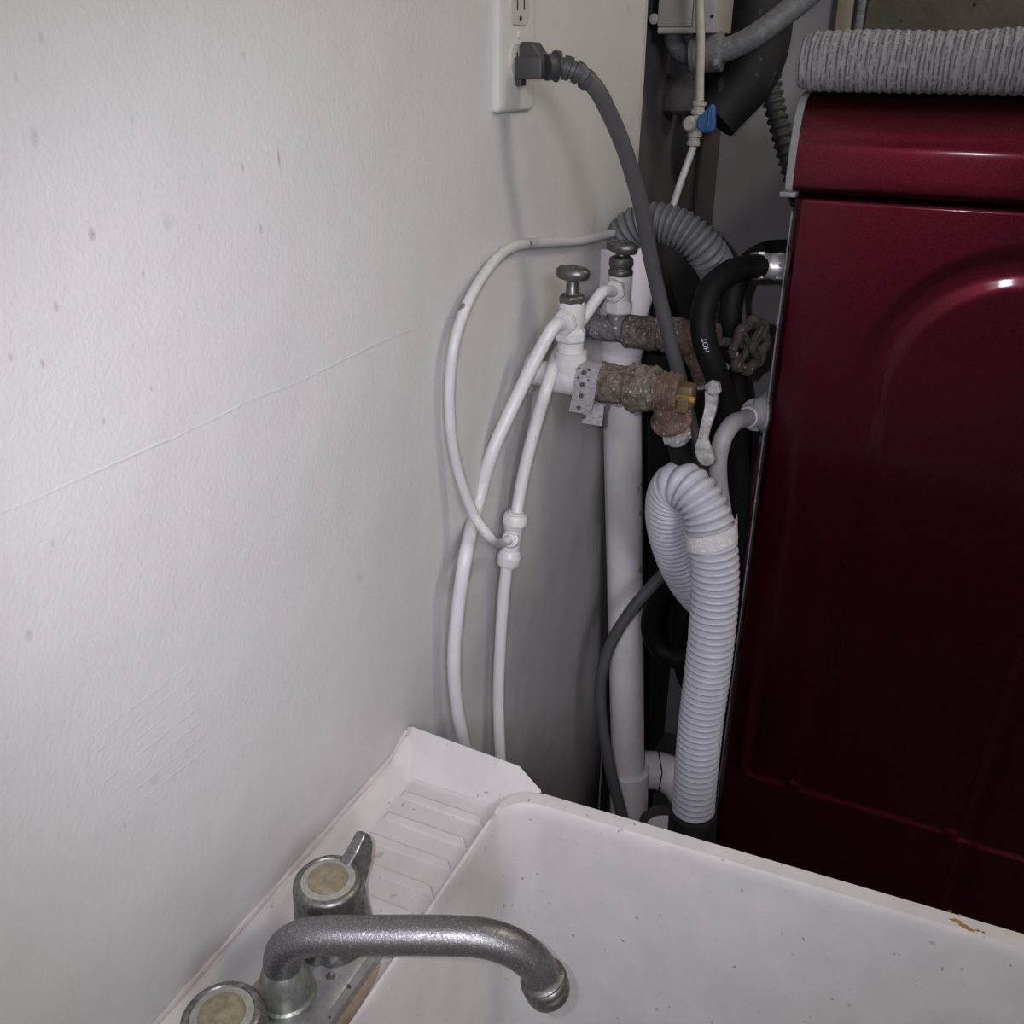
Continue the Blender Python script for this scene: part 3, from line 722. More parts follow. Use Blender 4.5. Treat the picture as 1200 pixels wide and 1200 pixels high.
# ------------------------------------------------------------------ far supply run
zF = aty(724, 384, YF).z-0.002
run2 = thing('supply_pipe', 'far grey water pipe crossing the standpipe, ending in a rusty hose valve with wheel', 'pipe', (0, YF, zF))
fit(MB(), -.002, .050, .0120, YF, zF, lump=.06).build('pipe', 'galv', run2)
q1, q2, q3, q4 = (aty(p_, 395, YF).x for p_ in (716, 772, 795, 842))
fit(MB(), q1-.022, q1+.024, .0135, YF, zF, lump=.10).build('tee', 'galv', run2)
fit(MB(), q1+.016, q2, .0175, YF, zF, lump=.10).build('coupling', 'rusty', run2)['label'] = 'brown crusted coupling'
fit(MB(), q2, q2+.008, .0150, YF, zF, lump=.1).build('pipe', 'rusty', run2)
fit(MB(), q2+.006, q3+.006, .0195, YF, zF, lump=.15).build('coupling', 'rusty', run2)
fit(MB(), q3+.004, q4, .0180, YF, zF, lump=.10).build('valve_body', 'rust_red', run2)['label'] = 'orange-brown valve body'
o2 = Vector(((q3+q4)/2-.004, YF-.004, zF-.010)); oe2 = aty(842, 452, YF+.012); od2 = (oe2-o2).normalized()
MB().lathe(o2, o2+od2, [(0, .013), (.012, .014), (.022, .0145), (.024, .017), (.034, .0185)], 26).build('hose_outlet', 'rust_red', run2)
MB().lathe(o2+od2*.028, o2+od2, [(0, .0145), (.0015, .0165), (.007, .0165), (.008, .0205), (.0105, .021), (.0115, .015)], 28).build('washer_ring', 'chrome_bright', run2)
# handwheel with lobed rim
wc = aty(879, 405, YF+.035); ax = Vector((0.72, -0.69, 0)).normalized(); ax = Vector((0.90, -0.44, 0.0)).normalized()
wu = ax.cross(Vector((0, 0, 1))).normalized(); wv = Vector((0, 0, 1))
MB().tube([(q4-.006, YF+.002, zF), wc-ax*.004], .0050, 12).build('valve_stem', 'wheel', run2)
wh = MB(); rimp = []
for j in range(64):
    q = 2*PI*j/64; rr_ = .026+.0026*math.cos(q*8); rimp.append(wc+(wu*math.cos(q)+wv*math.sin(q))*rr_)
wh.tube(rimp+[rimp[0]], .0052, 10); wh.lathe(wc-ax*.006, wc+ax, [(0, .007), (.012, .008), (.014, .005)], 16)
for k in range(4):
    q = PI/4+k*PI/2; wh.tube([wc, wc+(wu*math.cos(q)+wv*math.sin(q))*.025], .0042, 8)
wh.build('handwheel', 'wheel', run2)['label'] = 'rusted lobed handwheel'

# ------------------------------------------------------------------ white tubing
def px_path(L_): return [(atx(a, b, v) if k == 'x' else aty(a, b, v)) for a, b, k, v in L_]
t1 = [pe1-Vector((0, 0, 0)), ] + px_path([(650, 382, 'y', YN-.035), (628, 420, 'y', .775), (600, 478, 'y', .745), (577, 530, 'y', .725), (560, 590, 'y', .71), (546, 650, 'x', .020), (537, 710, 'x', .017), (532, 770, 'x', .014), (535, 825, 'x', .014), (546, 880, 'x', .016), (562, 935, 'x', .018)])
t1 += [Vector((t1[-1].x+.015, t1[-1].y-.01, .50)), Vector((.06, .60, .30)), Vector((.12, .52, .22))]
P = smooth_path(t1, .004)
tag(MB().tube(P, .0062, 16).build('supply_tube', 'tube'), 'white painted water tube curving from the near stop valve down behind the tub corner', 'tube')
tee_c = aty(600, 632, .748)
t2 = [pe2] + px_path([(705, 343, 'y', .915), (690, 364, 'y', .90), (674, 386, 'y', .875), (661, 404, 'y', .858), (651, 421, 'y', .830), (645, 440, 'y', .798), (639, 460, 'y', .788), (630, 490, 'y', .785), (617, 540, 'y', .773), (608, 585, 'y', .762), (604, 612, 'y', .752)])
P = smooth_path(t2, .004)
tag(MB().tube(P, .0060, 16).build('supply_tube', 'tube'), 'white painted water tube from the far stop valve down into the tee fitting', 'tube')
t3 = px_path([(595, 655, 'y', .745), (590, 700, 'y', .738), (586, 760, 'y', .732), (584, 820, 'y', .728), (586, 880, 'y', .726), (590, 940, 'y', .724)])
t3 += [Vector((t3[-1].x+.01, t3[-1].y, .50)), Vector((.05, .70, .25)), Vector((.09, .64, .12))]
P = smooth_path(t3, .004)
tag(MB().tube(P, .0060, 16).build('supply_tube', 'tube'), 'white painted water tube dropping straight from the tee fitting to the tub', 'tube')
# push-fit tee
tee = thing('tee_fitting', 'white push-fit tee fitting joining the wall tubes above the tub', 'fitting', tee_c)
ta, tb = aty(605, 600, .753), aty(595, 664, .744); td = (tb-ta); TL = td.length; td.normalize()
MB().tube([ta+td*.006, tb-td*.006], .0088, 20).build('tee_body', 'fitting', tee)
def collet(a, d): 
    return MB().lathe(a, a+d, [(0, .0078), (.0015, .0082), (.002, .0105), (.004, .0118), (.012, .0118), (.0135, .0105), (.0165, .0103), (.018, .0092)], 28)
collet(ta, td).build('collet', 'fitting', tee); collet(tb, -td).build('collet', 'fitting', tee)
pd = (aty(592, 632, .710)-tee_c).normalized()
MB().lathe(tee_c-pd*.002, tee_c+pd, [(0, .0088), (.010, .0090), (.012, .0078), (.014, .0075), (.0145, .0058), (.012, .0052)], 24).build('side_port', 'fitting', tee)
pt = tee_c+pd*.013
t4 = [pt] + px_path([(589, 636, 'y', .728), (573, 628, 'x', .036), (558, 608, 'x', .023), (545, 578, 'x', .015), (534, 540, 'x', .010), (528, 500, 'x', .009), (527, 450, 'x', .009), (533, 400, 'x', .011), (546, 360, 'x', .012), (565, 325, 'x', .010), (585, 300, 'x', .008), (605, 288, 'x', .007), (640, 284, 'x', .006), (680, 282, 'x', .006), (715, 274, 'x', .008), (735, 270, 'x', .008)])
t4b = px_path([(752, 262, 'y', 1.155), (773, 256, 'y', 1.19), (787, 243, 'y', 1.21), (797, 215, 'y', 1.22), (806, 190, 'y', 1.23), (813, 170, 'y', 1.235)])
P = smooth_path(t4+t4b, .004)
tag(MB().tube(P, .0045, 14).build('thin_water_tube', 'tube_thin'), 'thin scuffed white tube looping over the wall from the tee up to the blue-levered valve', 'tube')

# inline valve with blue lever
iv = aty(820, 142, 1.235)
va, vb = aty(820, 118, 1.235), aty(812, 171, 1.235); vd = (vb-va).normalized()
ivt = thing('inline_shutoff_valve', 'small white inline valve with blue lever under the junction box', 'valve', iv)
def collet2(a, d): return MB().lathe(a, a+d, [(0, .0062), (.001, .0085), (.005, .0085), (.006, .0072), (.010, .0072), (.011, .0090), (.015, .0090), (.016, .007)], 22)
collet2(va, vd).build('collet', 'tube_dull', ivt); collet2(vb, -vd).build('collet', 'tube_dull', ivt)
MB().tube([va+vd*.012, vb-vd*.012], .0068, 18).build('valve_body', 'tube_dull', ivt)
kb = aty(813, 145, 1.235)
MB().lathe(kb-Vector((.002, 0, 0)), kb+Vector((0, -1, 0)), [(0, .004), (.002, .0085), (.008, .0095), (.014, .0090), (.017, .006)], 22).build('valve_boss', 'tube_dull', ivt)
mb = MB(); yb_ = 1.217
pl = [aty(a, b, yb_) for a, b in ((817, 137), (823, 134), (829, 126), (834, 121), (838, 126), (838, 145), (837, 153), (831, 155), (822, 156), (816, 150))]
mb.prism(pl, (0, .008, 0)); lv_ = mb.build('lever', 'blue', ivt, auto=None, bevel=.0018); lv_['label'] = 'blue lever'
mb = MB().tube([aty(832, 128, yb_-.001), aty(829, 152, yb_-.001)], .0022, 8); q = mb.build('lever_rib', 'blue', lv_); q.data.transform(Matrix.Translation(-iv))
P = smooth_path([va-vd*.0, aty(820, 100, 1.235), aty(821, 50, 1.235), aty(820, 0, 1.235), aty(819, -60, 1.235), aty(818, -140, 1.235)], .006)
tag(MB().tube(P, .0052, 14).build('riser_tube', 'tube_dull'), 'thin beige tube rising from the blue-levered valve past the junction box', 'tube')

# ------------------------------------------------------------------ painted standpipe and its fittings
sp_ = thing('standpipe', 'white-painted drain standpipe rising in the corner beside the wall', 'pipe', (0.07, 1.045, 0))
top = aty(726, 287, 1.045); mid1 = aty(726, 345, 1.045); mid2 = aty(728, 378, 1.045); mid3 = aty(728, 413, 1.045); bot = aty(737, 905, 1.045); bot2 = aty(737, 965, 1.045)
dn = (mid1-top).normalized()
tl = (mid1-top).length; t2_ = (mid2-top).length; t3_ = (mid3-top).length
top = top + Vector((0.004, 0, 0))
MB().lathe(top, top+dn, [(0.004, .030), (0, .032), (0, .0345), (.003, .0360), (tl, .0355), (t2_, .0265), (t3_-.004, .0245), (t3_, .0240)], 40).build('funnel', 'paint_pipe', sp_)['label'] = 'wide funnel top'
dn2 = (bot-mid3).normalized(); pl_ = (bot2-mid3).length
mb = MB(); rings = []
mb.lathe(mid3-dn2*.004, bot2, [(0, .0235), (.004, .0245), (.010, .0245), (.012, .0235), (pl_*.96, .0235), (pl_, .0235)], 36)
mb.build('pipe', 'paint_pipe', sp_)
MB().lathe(bot-dn2*.006, bot2, [(0, .0240), (.002, .0282), (.012, .0282), (.060, .0275), (.09, .0280)], 36).build('coupling', 'paint_pipe', sp_)
MB().lathe(bot2-dn2*.010, bot2+dn2, [(0, .030), (.003, .033), (.05, .033), (.06, .030), (max(.07, bot2.z-.03), .030)], 36).build('lower_pipe', 'paint_pipe', sp_)
el = smooth_path([aty(735, 905, 1.12), aty(752, 902, 1.12), aty(775, 904, 1.12), aty(793, 914, 1.12), aty(806, 935, 1.12), aty(810, 975, 1.12), aty(812, 1060, 1.12)], .005)
tag(MB().tube(el, .0285, 28).build('drain_elbow', 'paint_pipe'), 'off-white drain elbow low beside the standpipe foot', 'pipe')
tag(MB().tube([aty(771, 878, 1.091), aty(776, 905, 1.089), aty(772, 926, 1.091)], .0010, 8).build('hanging_wire', 'darkplastic'), 'thin dark wire hanging over the drain elbow', 'wire')
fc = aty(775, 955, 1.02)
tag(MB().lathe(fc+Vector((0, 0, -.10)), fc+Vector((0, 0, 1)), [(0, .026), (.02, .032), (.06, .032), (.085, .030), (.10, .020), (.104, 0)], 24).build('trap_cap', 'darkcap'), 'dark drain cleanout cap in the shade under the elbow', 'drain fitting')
mb = MB(); fc2 = aty(780, 985, .96)
mb.lathe(Vector((fc2.x, fc2.y, 0.0)), Vector((fc2.x, fc2.y, 1)), [(0, .032), (fc2.z+.01, .032), (fc2.z+.018, .028)], 28)
tag(mb.build('drain_stub', 'paint_pipe'), 'pale drain stub pipe just showing above the tub rim', 'pipe')

# ------------------------------------------------------------------ corrugated hoses
ar = smooth_path([aty(727, 300, 1.045)-Vector((0, 0, .012)), aty(728, 288, 1.045), aty(738, 270, 1.04), aty(757, 261, 1.04), aty(780, 262, 1.04), aty(805, 273, 1.04), aty(828, 295, 1.045), aty(844, 325, 1.075), aty(852, 365, 1.105), aty(854, 420, 1.125), aty(852, 490, 1.13), aty(846, 560, 1.135), aty(836, 650, 1.14), aty(826, 740, 1.14)], .01)
tag(corrugated(ar, .0215, .0068, .0040, power=.5).build('corrugated_drain_hose', 'corr_dark'), 'dusty dark grey corrugated hose arching over into the standpipe top', 'hose')
dh = thing('washer_drain_hose', 'light grey corrugated hose bent in a tall loop beside the washer', 'hose', aty(815, 960, .90))
np_ = [aty(812, 953, .845), aty(813, 938, .845), aty(817, 890, .846), aty(822, 840, .846), aty(830, 780, .847), aty(836, 720, .847), aty(838, 670, .848), aty(834, 628, .848), aty(826, 598, .850), aty(812, 577, .855), aty(797, 568, .862), aty(787, 577, .874), aty(783, 600, .890), aty(787, 630, .912), aty(797, 660, .935), aty(811, 685, .955), aty(828, 705, .975)]
corrugated(np_, .0244, .0078, .0056, n=36, power=.36, flats=((.2285, .2345),)).build('hose_body', 'corr_grey', dh)
pk = np_[0]; pkd = (np_[0]-np_[1]).normalized()
rings = []
MB().lathe(pk-pkd*.004, pk+pkd, [(0, .0255), (.001, .0280), (.16, .0300), (.17, .024)], 8, smooth=False).build('hose_cuff', 'darkplastic', dh)['label'] = 'black square-ish cuff'
# clamp band with its tail to the washer
c0 = aty(833, 627, .849); cdv = (aty(836, 650, .848)-aty(828, 604, .849)).normalized(); cdv = (cdv+Vector((-.10, 0, 0))).normalized()
u = cdv.cross(Vector((0, 1, 0))).normalized(); w_ = cdv.cross(u).normalized(); cb_ = MB(); rings = []
for j in range(49):
    q = 2*PI*j/48; c_ = u*math.cos(q)+w_*math.sin(q); sh = cdv*(-.004*math.cos(q))
    rings.append([c0+c_*.0240-cdv*.0085+sh, c0+c_*.0264-cdv*.0085+sh, c0+c_*.0264+cdv*.0085+sh, c0+c_*.0240+cdv*.0085+sh])
cb_.ring_loft(rings, False); hc = cb_.build('hose_clamp', 'clamp', dh, auto=50); hc['label'] = 'white band clamp'
ta_ = [c0+u*s*.0262+w_*.002 for s in ()]
cl = MB(); tl_ = [aty(848, 630, .832), aty(855, 625, .845), aty(861, 616, .865), aty(864, 606, .89)]
rings = []
for i, q in enumerate(tl_):
    h_ = .0105-.0014*i; rings.append([q-cdv*h_*.6+Vector((0, -.001, 0)), q-cdv*h_*.6+Vector((0, .001, 0)), q+cdv*h_+Vector((0, .001, 0)), q+cdv*h_+Vector((0, -.001, 0))])
cl.ring_loft(rings); q = cl.build('clamp_tail', 'clamp', hc); q.data.transform(Matrix.Translation(-Vector(dh.location)))

# black ribbed hose high behind the washer
P = [aty(903, 40, 1.60), aty(903, 90, 1.58), aty(908, 125, 1.57), aty(918, 165, 1.56), (aty(932, 215, 1.56)), aty(950, 280, 1.57), aty(965, 400, 1.6)]
tag(corrugated(P, .0165, .0125, .0045, n=20).build('ribbed_flex_hose', 'corr_black'), 'thin black ribbed flex hose dropping behind the top of the washer', 'hose')

# ------------------------------------------------------------------ black washer hoses
RB = .0125
def hose(label, pts, fer_start, fer_end, extra=None):
    P = smooth_path(pts, .004)
    t = thing('washer_supply_hose', label, 'hose', P[0])
    MB().tube(P, RB, 20).build('rubber_hose', 'rubber', t)
    if fer_start:
        d = (P[2]-P[0]).normalized(); ferrule(MB(), P[0]-d*.004, d, .0142, .040).build('ferrule', 'chrome_bright', t)
    if fer_end:
        d = (P[-3]-P[-1]).normalized(); ferrule(MB(), P[-1]-d*.004, d, .0138, .026).build('ferrule', 'chrome_bright', t)
    return t, P
fd = fe+od*.004
hA = [aty(919, 313, 1.045), aty(893, 312, 1.035), aty(870, 314, 1.00), aty(850, 322, .965), aty(832, 340, .94), aty(824, 370, .927), aty(826, 400, .922), aty(838, 435, .927), aty(851, 472, .953), aty(862, 520, .982), aty(866, 580, 1.005), aty(858, 660, 1.025), aty(838, 730, 1.03), aty(805, 768, 1.02), aty(778, 765, 1.02), aty(763, 742, 1.02), aty(766, 712, 1.02), aty(783, 682, 1.02), aty(800, 640, 1.006), aty(808, 595, .958), aty(802, 552, .905), aty(799, 530, .866), fd+od*.024, fd]
h1, PA = hose('black rubber hose marked HOT, arching from the washer inlet over the valves', hA, True, True)
hB = [aty(922, 294, 1.10), aty(898, 296, 1.09), aty(878, 308, 1.07), aty(862, 333, 1.045), aty(856, 370, 1.035), aty(857, 410, 1.04), aty(862, 450, 1.05), aty(868, 490, 1.055), aty(868, 540, 1.065), aty(856, 620, 1.07), aty(840, 710, 1.075), aty(828, 780, 1.075), aty(816, 810, 1.07), aty(803, 790, 1.065), aty(799, 740, 1.06), aty(808, 680, 1.06), aty(824, 610, 1.045), aty(834, 545, 1.025), aty(841, 500, 1.0), o2+od2*.066, o2+od2*.040]
h2, PB = hose('black rubber hose behind the HOT-marked one, looping down to the far rusty valve', hB, False, False)
ferrule(MB(), o2+od2*.036, od2, .0138, .018).build('ferrule', 'chrome_dull', h2)
# lettering HOT wrapped on the hose
def lettering(text, size, pos, xdir, ydir, material, parent, name='lettering'):
    cu = bpy.data.curves.new('t', 'FONT'); cu.body = text; cu.size = size; cu.align_x = 'CENTER'; cu.align_y = 'CENTER'; cu.extrude = 0.00015
    tmp = bpy.data.objects.new('t', cu); COL.objects.link(tmp); dg = bpy.context.evaluated_depsgraph_get()
    me = bpy.data.meshes.new_from_object(tmp.evaluated_get(dg)); bpy.data.objects.remove(tmp); me.name = name
    X = Vector(xdir).normalized(); Z = X.cross(Vector(ydir)).normalized(); Y = Z.cross(X)
    mt_ = Matrix.Identity(4)
    for i in range(3): mt_[i][0] = X[i]; mt_[i][1] = Y[i]; mt_[i][2] = Z[i]; mt_[i][3] = pos[i]
    me.transform(Matrix.Translation(-Vector(parent.location))@mt_); me.materials.clear(); me.materials.append(mat[material])
    o = bpy.data.objects.new(name, me); COL.objects.link(o); o.parent = parent; return o
def nearest(P, target): return min(range(len(P)), key=lambda i: (P[i]-target).length)
i = nearest(PA, aty(828, 396, .955)); tdir = (PA[i+1]-PA[i-1]).normalized(); vd_ = (CAM-PA[i]).normalized(); vd_ = (vd_-tdir*vd_.dot(tdir)).normalized()
lettering('HOT', .0068, PA[i]+vd_*(RB+.0003), -tdir, (-tdir).cross(vd_)*-1, 'letter', h1)
# print on the tube at the far valve
P2 = smooth_path(t2, .004); i = nearest(P2, aty(697, 353, .905)); tdir = (P2[i+1]-P2[i-1]).normalized(); vd_ = (CAM-P2[i]).normalized(); vd_ = (vd_-tdir*vd_.dot(tdir)).normalized()

# light grey washer cable with ribbed strain relief
wc_ = [aty(886, 486, 1.03), aty(879, 488, 1.008), aty(871, 491, .975), aty(858, 497, .938), aty(848, 512, .922), aty(842, 535, .918), aty(842, 565, .92), aty(847, 600, .925), aty(852, 640, .935), aty(846, 700, .955), aty(828, 800, .965), aty(812, 960, .97), Vector((.165, .975, .25)), Vector((.15, .97, .04))]
gc = thing('washer_power_cable', 'light grey cable with ribbed strain relief leaving the washer back', 'cable', wc_[0])
P = smooth_path(wc_, .003); MB().tube(P, .0095, 18).build('cable', 'grey_cable', gc)
mb = MB(); seg = smooth_path(wc_[:4], .0006); Ls = 0; pp = []; rad = []
for i, q in enumerate(seg):
    if i: Ls += (q-seg[i-1]).length
    if Ls > .040: break
    base = .0185*(1-Ls/.016)**1.2 if Ls < .008 else 0
    r_ = max(.0128-.0012*Ls/.04, base) - (.0022 if Ls > .012 and ((Ls-.012) % .0065) < .0020 else 0)
    pp.append(q); rad.append(r_)
mb.tube(pp, rad, 24).build('strain_relief', 'grey_cable', gc, auto=50)
fl_ = aty(897, 483, 1.034); MB().lathe(fl_, fl_+Vector((-1, -.35, 0)), [(0, .024), (.002, .0245), (.004, .022), (.008, .018), (.014, .0145)], 40).build('collar', 'grey_cable', gc)

# ------------------------------------------------------------------ washer
WX0, WX1, WY0, WY1 = 0.202, 0.950, 1.000, 1.690
wa = thing('washing_machine', 'dark cherry red metallic washing machine standing beyond the tub', 'washing machine', (0.575, 1.345, 0))
ZB, ZT = 0.36, 1.2835
MB().box((WX0+.006, WY0+.014, ZB), (WX1, WY1, ZT+.02), bevel=.006).build('cabinet', 'cherry_dark', wa)
# pressed side panel: height field in (x, z), proud = towards the tub
def seg_d(px, pz, a, b):
    ax_, az = a; bx, bz = b; t = max(0, min(1, ((px-ax_)*(bx-ax_)+(pz-az)*(bz-az))/((bx-ax_)**2+(bz-az)**2))); return math.hypot(px-ax_-t*(bx-ax_), pz-az-t*(bz-az))
def sst(a, b, x): t = max(0, min(1, (x-a)/(b-a))); return t*t*(3-2*t)
# arch groove centre line, mirrored about the panel's middle
XM = (WX0+WX1)/2
arch = []
for k in range(17):
    q = PI-k*PI/2/16; arch.append((0.304+0.13+0.13*math.cos(q), 1.105+0.125*math.sin(q)))
arch = [(0.304, 0.60)] + arch + [(XM, 1.230)]
def panel_h(x, z):
    xm = x if x < XM else 2*XM-x
    d = min(seg_d(xm, z, a, b) for a, b in zip(arch, arch[1:]))
    fade = sst(0.55, 0.80, z)*.65+.35
    h = -0.0026*(1-sst(.004, .022, d))*fade
    # bottom of the raised field, stepped at the grooves
    zb = 0.562 if not (0.288 < x < 0.302) else 0.570
    if 0.478 < x: zb = 0.556
    if 0.470 < x < 0.486: zb = 0.566
    left = WX0+.022
    inside = sst(0, .006, z-zb)*sst(0, .016, x-left)*sst(0, .010, WX1-.022-x)
    cr = (x-left)
    if cr < .03 and z-zb < .03:
        dd_ = math.hypot(.03-cr, .03-(z-zb)); inside *= 1-sst(.028, .032, dd_)
    h -= 0.0035*inside*(1-sst(.62, .90, z))
    # a second, shallow upright crease
    cx_ = 0.500-(z-0.56)*-0.02
    h -= 0.0022*(1-sst(.003, .010, abs(x-cx_)))*(1-sst(.76, .90, z))
    # folded edges
    e_ = min(x-WX0, 1e9); h -= .010*(1-sst(0, .009, e_))**2
    h -= .011*(1-sst(0, .007, ZT-z))**2
    return h
nx, nz = 260, 300; vs = []; fs = []
zs = [ZB+.005+(ZT-ZB-.005)*j/nz for j in range(nz+1)]
for z in zs:
    for i in range(nx+1):
        x = WX0+(WX1-WX0)*i/nx; vs.append((x, WY0+.004-panel_h(x, z), z))
for j in range(nz):
    for i in range(nx): a = j*(nx+1)+i; fs.append((a, a+1, a+nx+2, a+nx+1))
k = len(vs)
for j in range(nz+1): vs.append((WX0+.001, WY0+.030, zs[j]))
for j in range(nz): fs.append((j*(nx+1), (j+1)*(nx+1), k+j+1, k+j))
k = len(vs)
for i in range(nx+1): vs.append((WX0+(WX1-WX0)*i/nx, WY0+.04, ZT))
for i in range(nx): fs.append((nz*(nx+1)+i, nz*(nx+1)+i+1, k+i+1, k+i))
MB().add(vs, fs).build('side_panel', 'cherry', wa, auto=None)
# top cover with rolled front edge
prof = [(1.060, 1.3720), (1.030, 1.3712), (1.014, 1.3665), (1.004, 1.357), (.9985, 1.344), (.9965, 1.334), (.9958, 1.331), (.9952, 1.3285), (.9948, 1.325), (.9946, 1.310), (.9948, 1.294), (.9955, 1.2885), (.9985, 1.2855), (1.006, 1.2840)]
def cap_rings(prof, xs): 
    return [[Vector((x, y, z)) for y, z in prof]+[Vector((x, 1.68, 1.284)), Vector((x, 1.68, 1.372))] for x in xs]
pr = smooth_path([(0, y, z) for y, z in prof], .0018); prof2 = [(q.y, q.z) for q in pr]
mb = MB().ring_loft(cap_rings(prof2, [WX0-.001+(WX1-WX0+.002)*i/40 for i in range(41)])); mb.build('top_cover', 'cherry', wa, auto=40)
# grey end trim following the profile
mb = MB(); inner = [(y, z) for y, z in prof2]
mb.ring_loft([[Vector((x, y-g, z+(g if z > 1.36 else 0)-(g if z < 1.29 else 0))) for y, z in prof2]+[Vector((x, 1.67, 1.284)), Vector((x, 1.67, 1.372))] for x, g in ((WX0-.009, -.001), (WX0-.008, .001), (WX0-.0012, .0014))])
mb.build('end_trim', 'trim_grey', wa, auto=40)['label'] = 'grey plastic end trim'
MB().box((WX0-.0125, .992, 1.2795), (WX0+.003, 1.02, 1.2845), bevel=.001).build('end_trim_foot', 'trim_grey', wa)
# bulged rear cover sticking out towards the wall
mb = MB()
z0 = aty(882, 500, 1.03).z
mb.prism([(WX0+.004, 1.05, z0), (WX0-.012, 1.05, z0-.03), (WX0-.024, 1.05, z0-.20), (WX0-.030, 1.05, .60), (WX0-.032, 1.05, ZB), (WX0+.004, 1.05, ZB)], (0, .60, 0))
mb.build('rear_cover', 'cherry_dark', wa, auto=None, bevel=.002)
mb = MB(); mb.tube([(WX0-.002, 1.016, ZT-.02), (WX0-.0015, 1.016, ZB)], .0010, 8); mb.build('panel_seam', 'conduit', wa)['label'] = 'grey flange edge of the side panel'
MB().box((WX0+.004, WY0+.02, 0.02), (WX1-.004, WY1-.02, ZB), bevel=.008).build('pedestal', 'shroud', wa)
for fx in (WX0+.06, WX1-.06):
    for fy in (WY0+.08, WY1-.08): MB().lathe((fx, fy, 0), (fx, fy, 1), [(0, .022), (.006, .022), (.010, .012), (.024, .012)], 16).build('foot', 'darkplastic', wa)
MB().tube([(WX0-.006, 1.045, 0), (WX0-.006, 1.045, .02)], .004, 8)

# ------------------------------------------------------------------ folded towel on the washer
def towel():
    x0, x1, y0, y1, z0, z1 = 0.190, 0.90, 0.992, 1.40, 1.3735, 1.4255
    r = (z1-z0)/2; prof = []
    for k in range(21):
        q = -PI/2-k*PI/20; prof.append((y0+r+r*math.cos(q), (z0+z1)/2+r*math.sin(q)*1.0))
    ys = prof + [(y0+.08, z1), (y0+.2, z1), (y1-.01, z1), (y1, z1-.01), (y1, z0+.01), (y1-.01, z0), (y0+.2, z0), (y0+.06, z0)]
    n = len(ys); nxs = 620; vs = []; fs = []
    for i in range(nxs+1):
        x = x0+(x1-x0)*i/nxs
        lift = 0.005*sst(.30, .48, x)+.0015*noise.noise((x*14, 0, 0)); tuck = sst(0, .012, x-x0)
        for j, (y, z) in enumerate(ys):
            rib = .0011*math.cos(2*PI*(x+.0016*noise.noise((x*9, j*.35, 2)))/.0088)
            cz, cy = (z0+z1)/2, y0+r
            d = Vector((0, y-cy, z-cz)); front = y < y0+.09
            s = (0.86+0.14*tuck)
            yy = cy+(y-cy)*(s if front else 1); zz = cz+(z-cz)*s
            if front: dd_ = d.normalized(); yy += dd_.y*rib; zz += dd_.z*rib*.6
            if z > cz: zz += lift
            if z > cz and not front: zz += .002*noise.noise((x*9, y*9, 3))
            if front: yy += .0022*noise.noise((x*12, j*.25, 7)); zz += 0
            vs.append((x, yy, max(zz, 1.3728)))
    for i in range(nxs):
        for j in range(n): fs.append((i*n+j, i*n+(j+1) % n, (i+1)*n+(j+1) % n, (i+1)*n+j))
    fs.append(tuple(range(n))[::-1]); fs.append(tuple(nxs*n+j for j in range(n)))
    mb = MB().add(vs, fs); t = mb.build('folded_towel', 'towel', auto=60)
    return tag(t, 'grey ribbed towel folded thick on top of the red washer', 'towel')
towel()

# ------------------------------------------------------------------ things in the alcove, top
bx0, bx1, bz = aty(770, 35, 1.30).x, aty(838, 35, 1.30).x, aty(800, 38, 1.30).z
jb = thing('junction_box', 'beige painted metal junction box high in the corner alcove', 'junction box', (bx0+.04, 1.34, bz+.1))
MB().box((bx0, 1.302, bz), (bx1-.004, 1.40, bz+.19), bevel=.002).build('box_body', 'boxpaint', jb)
cl_ = aty(812, 20, 1.30).x
MB().box((bx0+.001, 1.296, bz+.007), (cl_, 1.302, bz+.185), bevel=.001).build('cover', 'boxpaint', jb)
MB().box((cl_+.001, 1.294, bz-.001), (bx1, 1.303, bz+.19), bevel=.0015).build('cover_flange', 'boxpaint', jb)
MB().tube([(bx0+.003, 1.297, bz+.002), (cl_+.002, 1.297, bz+.002)], .0040, 10).build('bottom_fold', 'boxpaint', jb)
p = aty(834, 19, 1.293); MB().lathe(p, p+Vector((0, 1, 0)), [(0, .0022), (.003, .0022)], 12).build('screw_hole', 'slot', jb)
p = aty(766, 22, 1.296); MB().lathe(p, p+Vector((0, 1, 0)), [(0, .003), (.001, .0062), (.006, .0062)], 18).build('screw', 'boxpaint', jb)
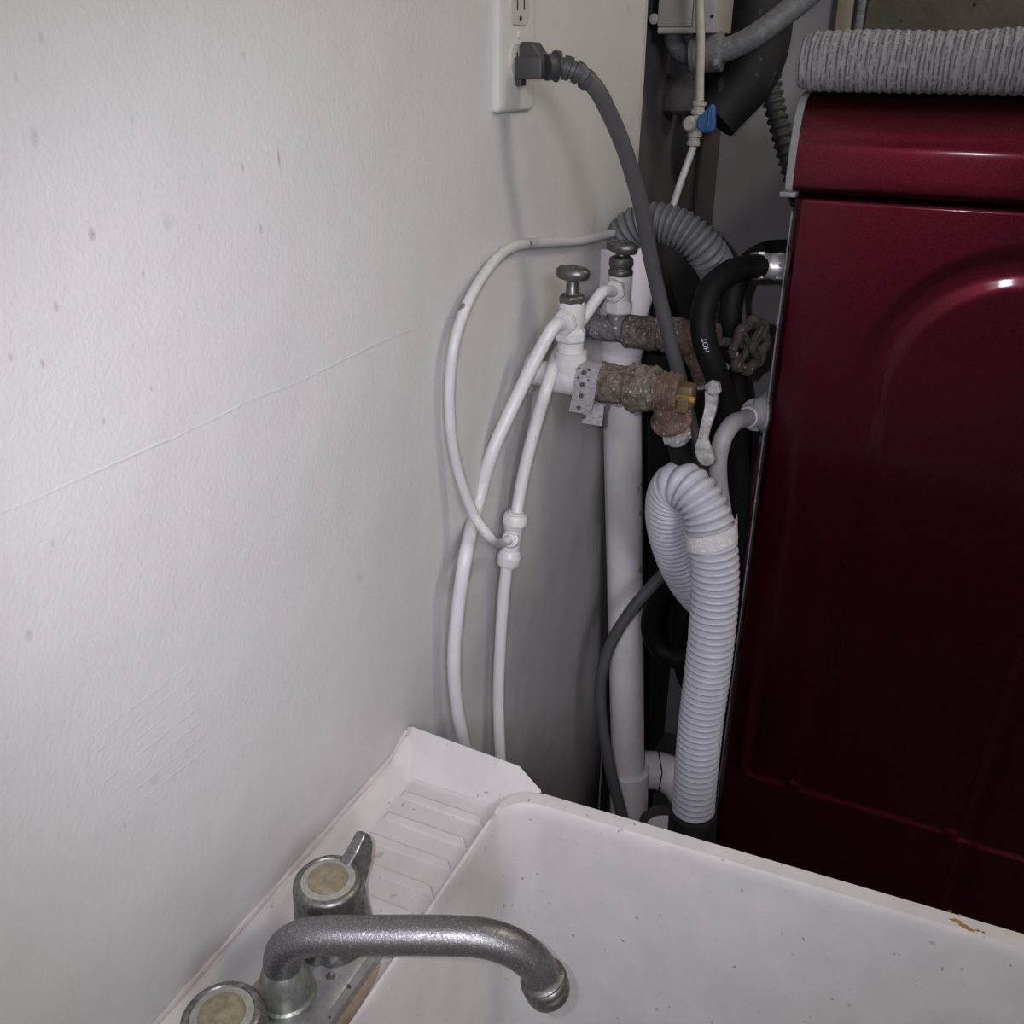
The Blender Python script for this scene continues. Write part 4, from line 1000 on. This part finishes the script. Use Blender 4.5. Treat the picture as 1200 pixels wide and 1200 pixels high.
# conduit
el = [aty(789, 30, 1.345), aty(790, 48, 1.345), aty(797, 60, 1.345), aty(810, 66, 1.34)]
cn = thing('conduit', 'dusty grey conduit from the junction box slanting up to the right', 'conduit', aty(820, 60, 1.34))
MB().tube(smooth_path(el, .004), .0120, 18).build('elbow', 'conduit', cn)
cA, cB, cC = aty(811, 63, 1.34), aty(846, 60, 1.34), aty(960, -8, 1.36)
MB().lathe(cA, cB, [(0, .020), (.001, .0245), (.0040, .0250), (.0055, .0225), (.0065, .0240), ((cB-cA).length, .0240), ((cB-cA).length+.002, .0150)], 30).build('connector', 'conduit', cn)
P = smooth_path([aty(838, 62, 1.34), aty(860, 55, 1.34), aty(885, 42, 1.34), aty(915, 20, 1.345), aty(945, -4, 1.35), aty(985, -40, 1.36), aty(1040, -95, 1.37)], .005)
MB().tube(P, .0146, 20).build('flexible_conduit', 'conduit', cn)
p = aty(837, 73, 1.315); MB().lathe(p, p+Vector((0, 1, 0)), [(0, .002), (.001, .0045), (.012, .0045)], 14).build('screw', 'conduit', cn)
# things behind
P = smooth_path([aty(900, -120, 1.50), aty(895, -40, 1.50), aty(890, 20, 1.50), aty(884, 60, 1.50), aty(872, 95, 1.495), aty(853, 122, 1.485), aty(838, 140, 1.475)], .006)
tag(MB().tube(P, [.047-.013*sst(.62, 1, i/(len(P)-1)) for i in range(len(P))], 26).build('insulated_pipe', 'foam'), 'thick black foam-covered pipe slanting down behind the blue-levered valve', 'pipe')
px0 = aty(856, 20, 1.56).x
tag(MB().box((px0, 1.56, aty(866, 82, 1.56).z), (px0+.026, 1.565, 2.2), bevel=.001).build('metal_strut', 'conduit'), 'flat grey metal strut hanging behind the conduit', 'strut')
tag(MB().box((aty(836, 20, 1.60).x, 1.60, aty(850, 120, 1.60).z), (px0+.02, 1.66, 2.3), bevel=.004).build('shadow_board', 'slot'), 'black board standing in for the shadow of the insulated pipe, behind the junction box', 'painted shadow')  # added black board: the insulated pipe's shadow put in as a solid
dc = aty(797, 92, 1.42)
mb = MB().lathe(Vector((dc.x, dc.y, aty(797, 134, 1.42).z)), Vector((dc.x, dc.y, 9)), [(0, .020), (.006, .0275), (.020, .0290), (.038, .0240), (.046, .0180), (.052, .0170)], 28)
tag(mb.build('dark_pipe_plug', 'darkcap'), 'dark grey rounded cap below the conduit elbow', 'duct fitting')
dz_ = aty(797, 94, 1.42).z
tag(MB().box((dc.x-.020, 1.415, dz_), (dc.x+.016, 1.45, bz+.02), bevel=.003).build('duct_stub', 'wallgrey'), 'square grey stub between the dark cap and junction box', 'duct fitting')
# small bolt on the back wall beside the cord
p = aty(768, 286, 1.20)
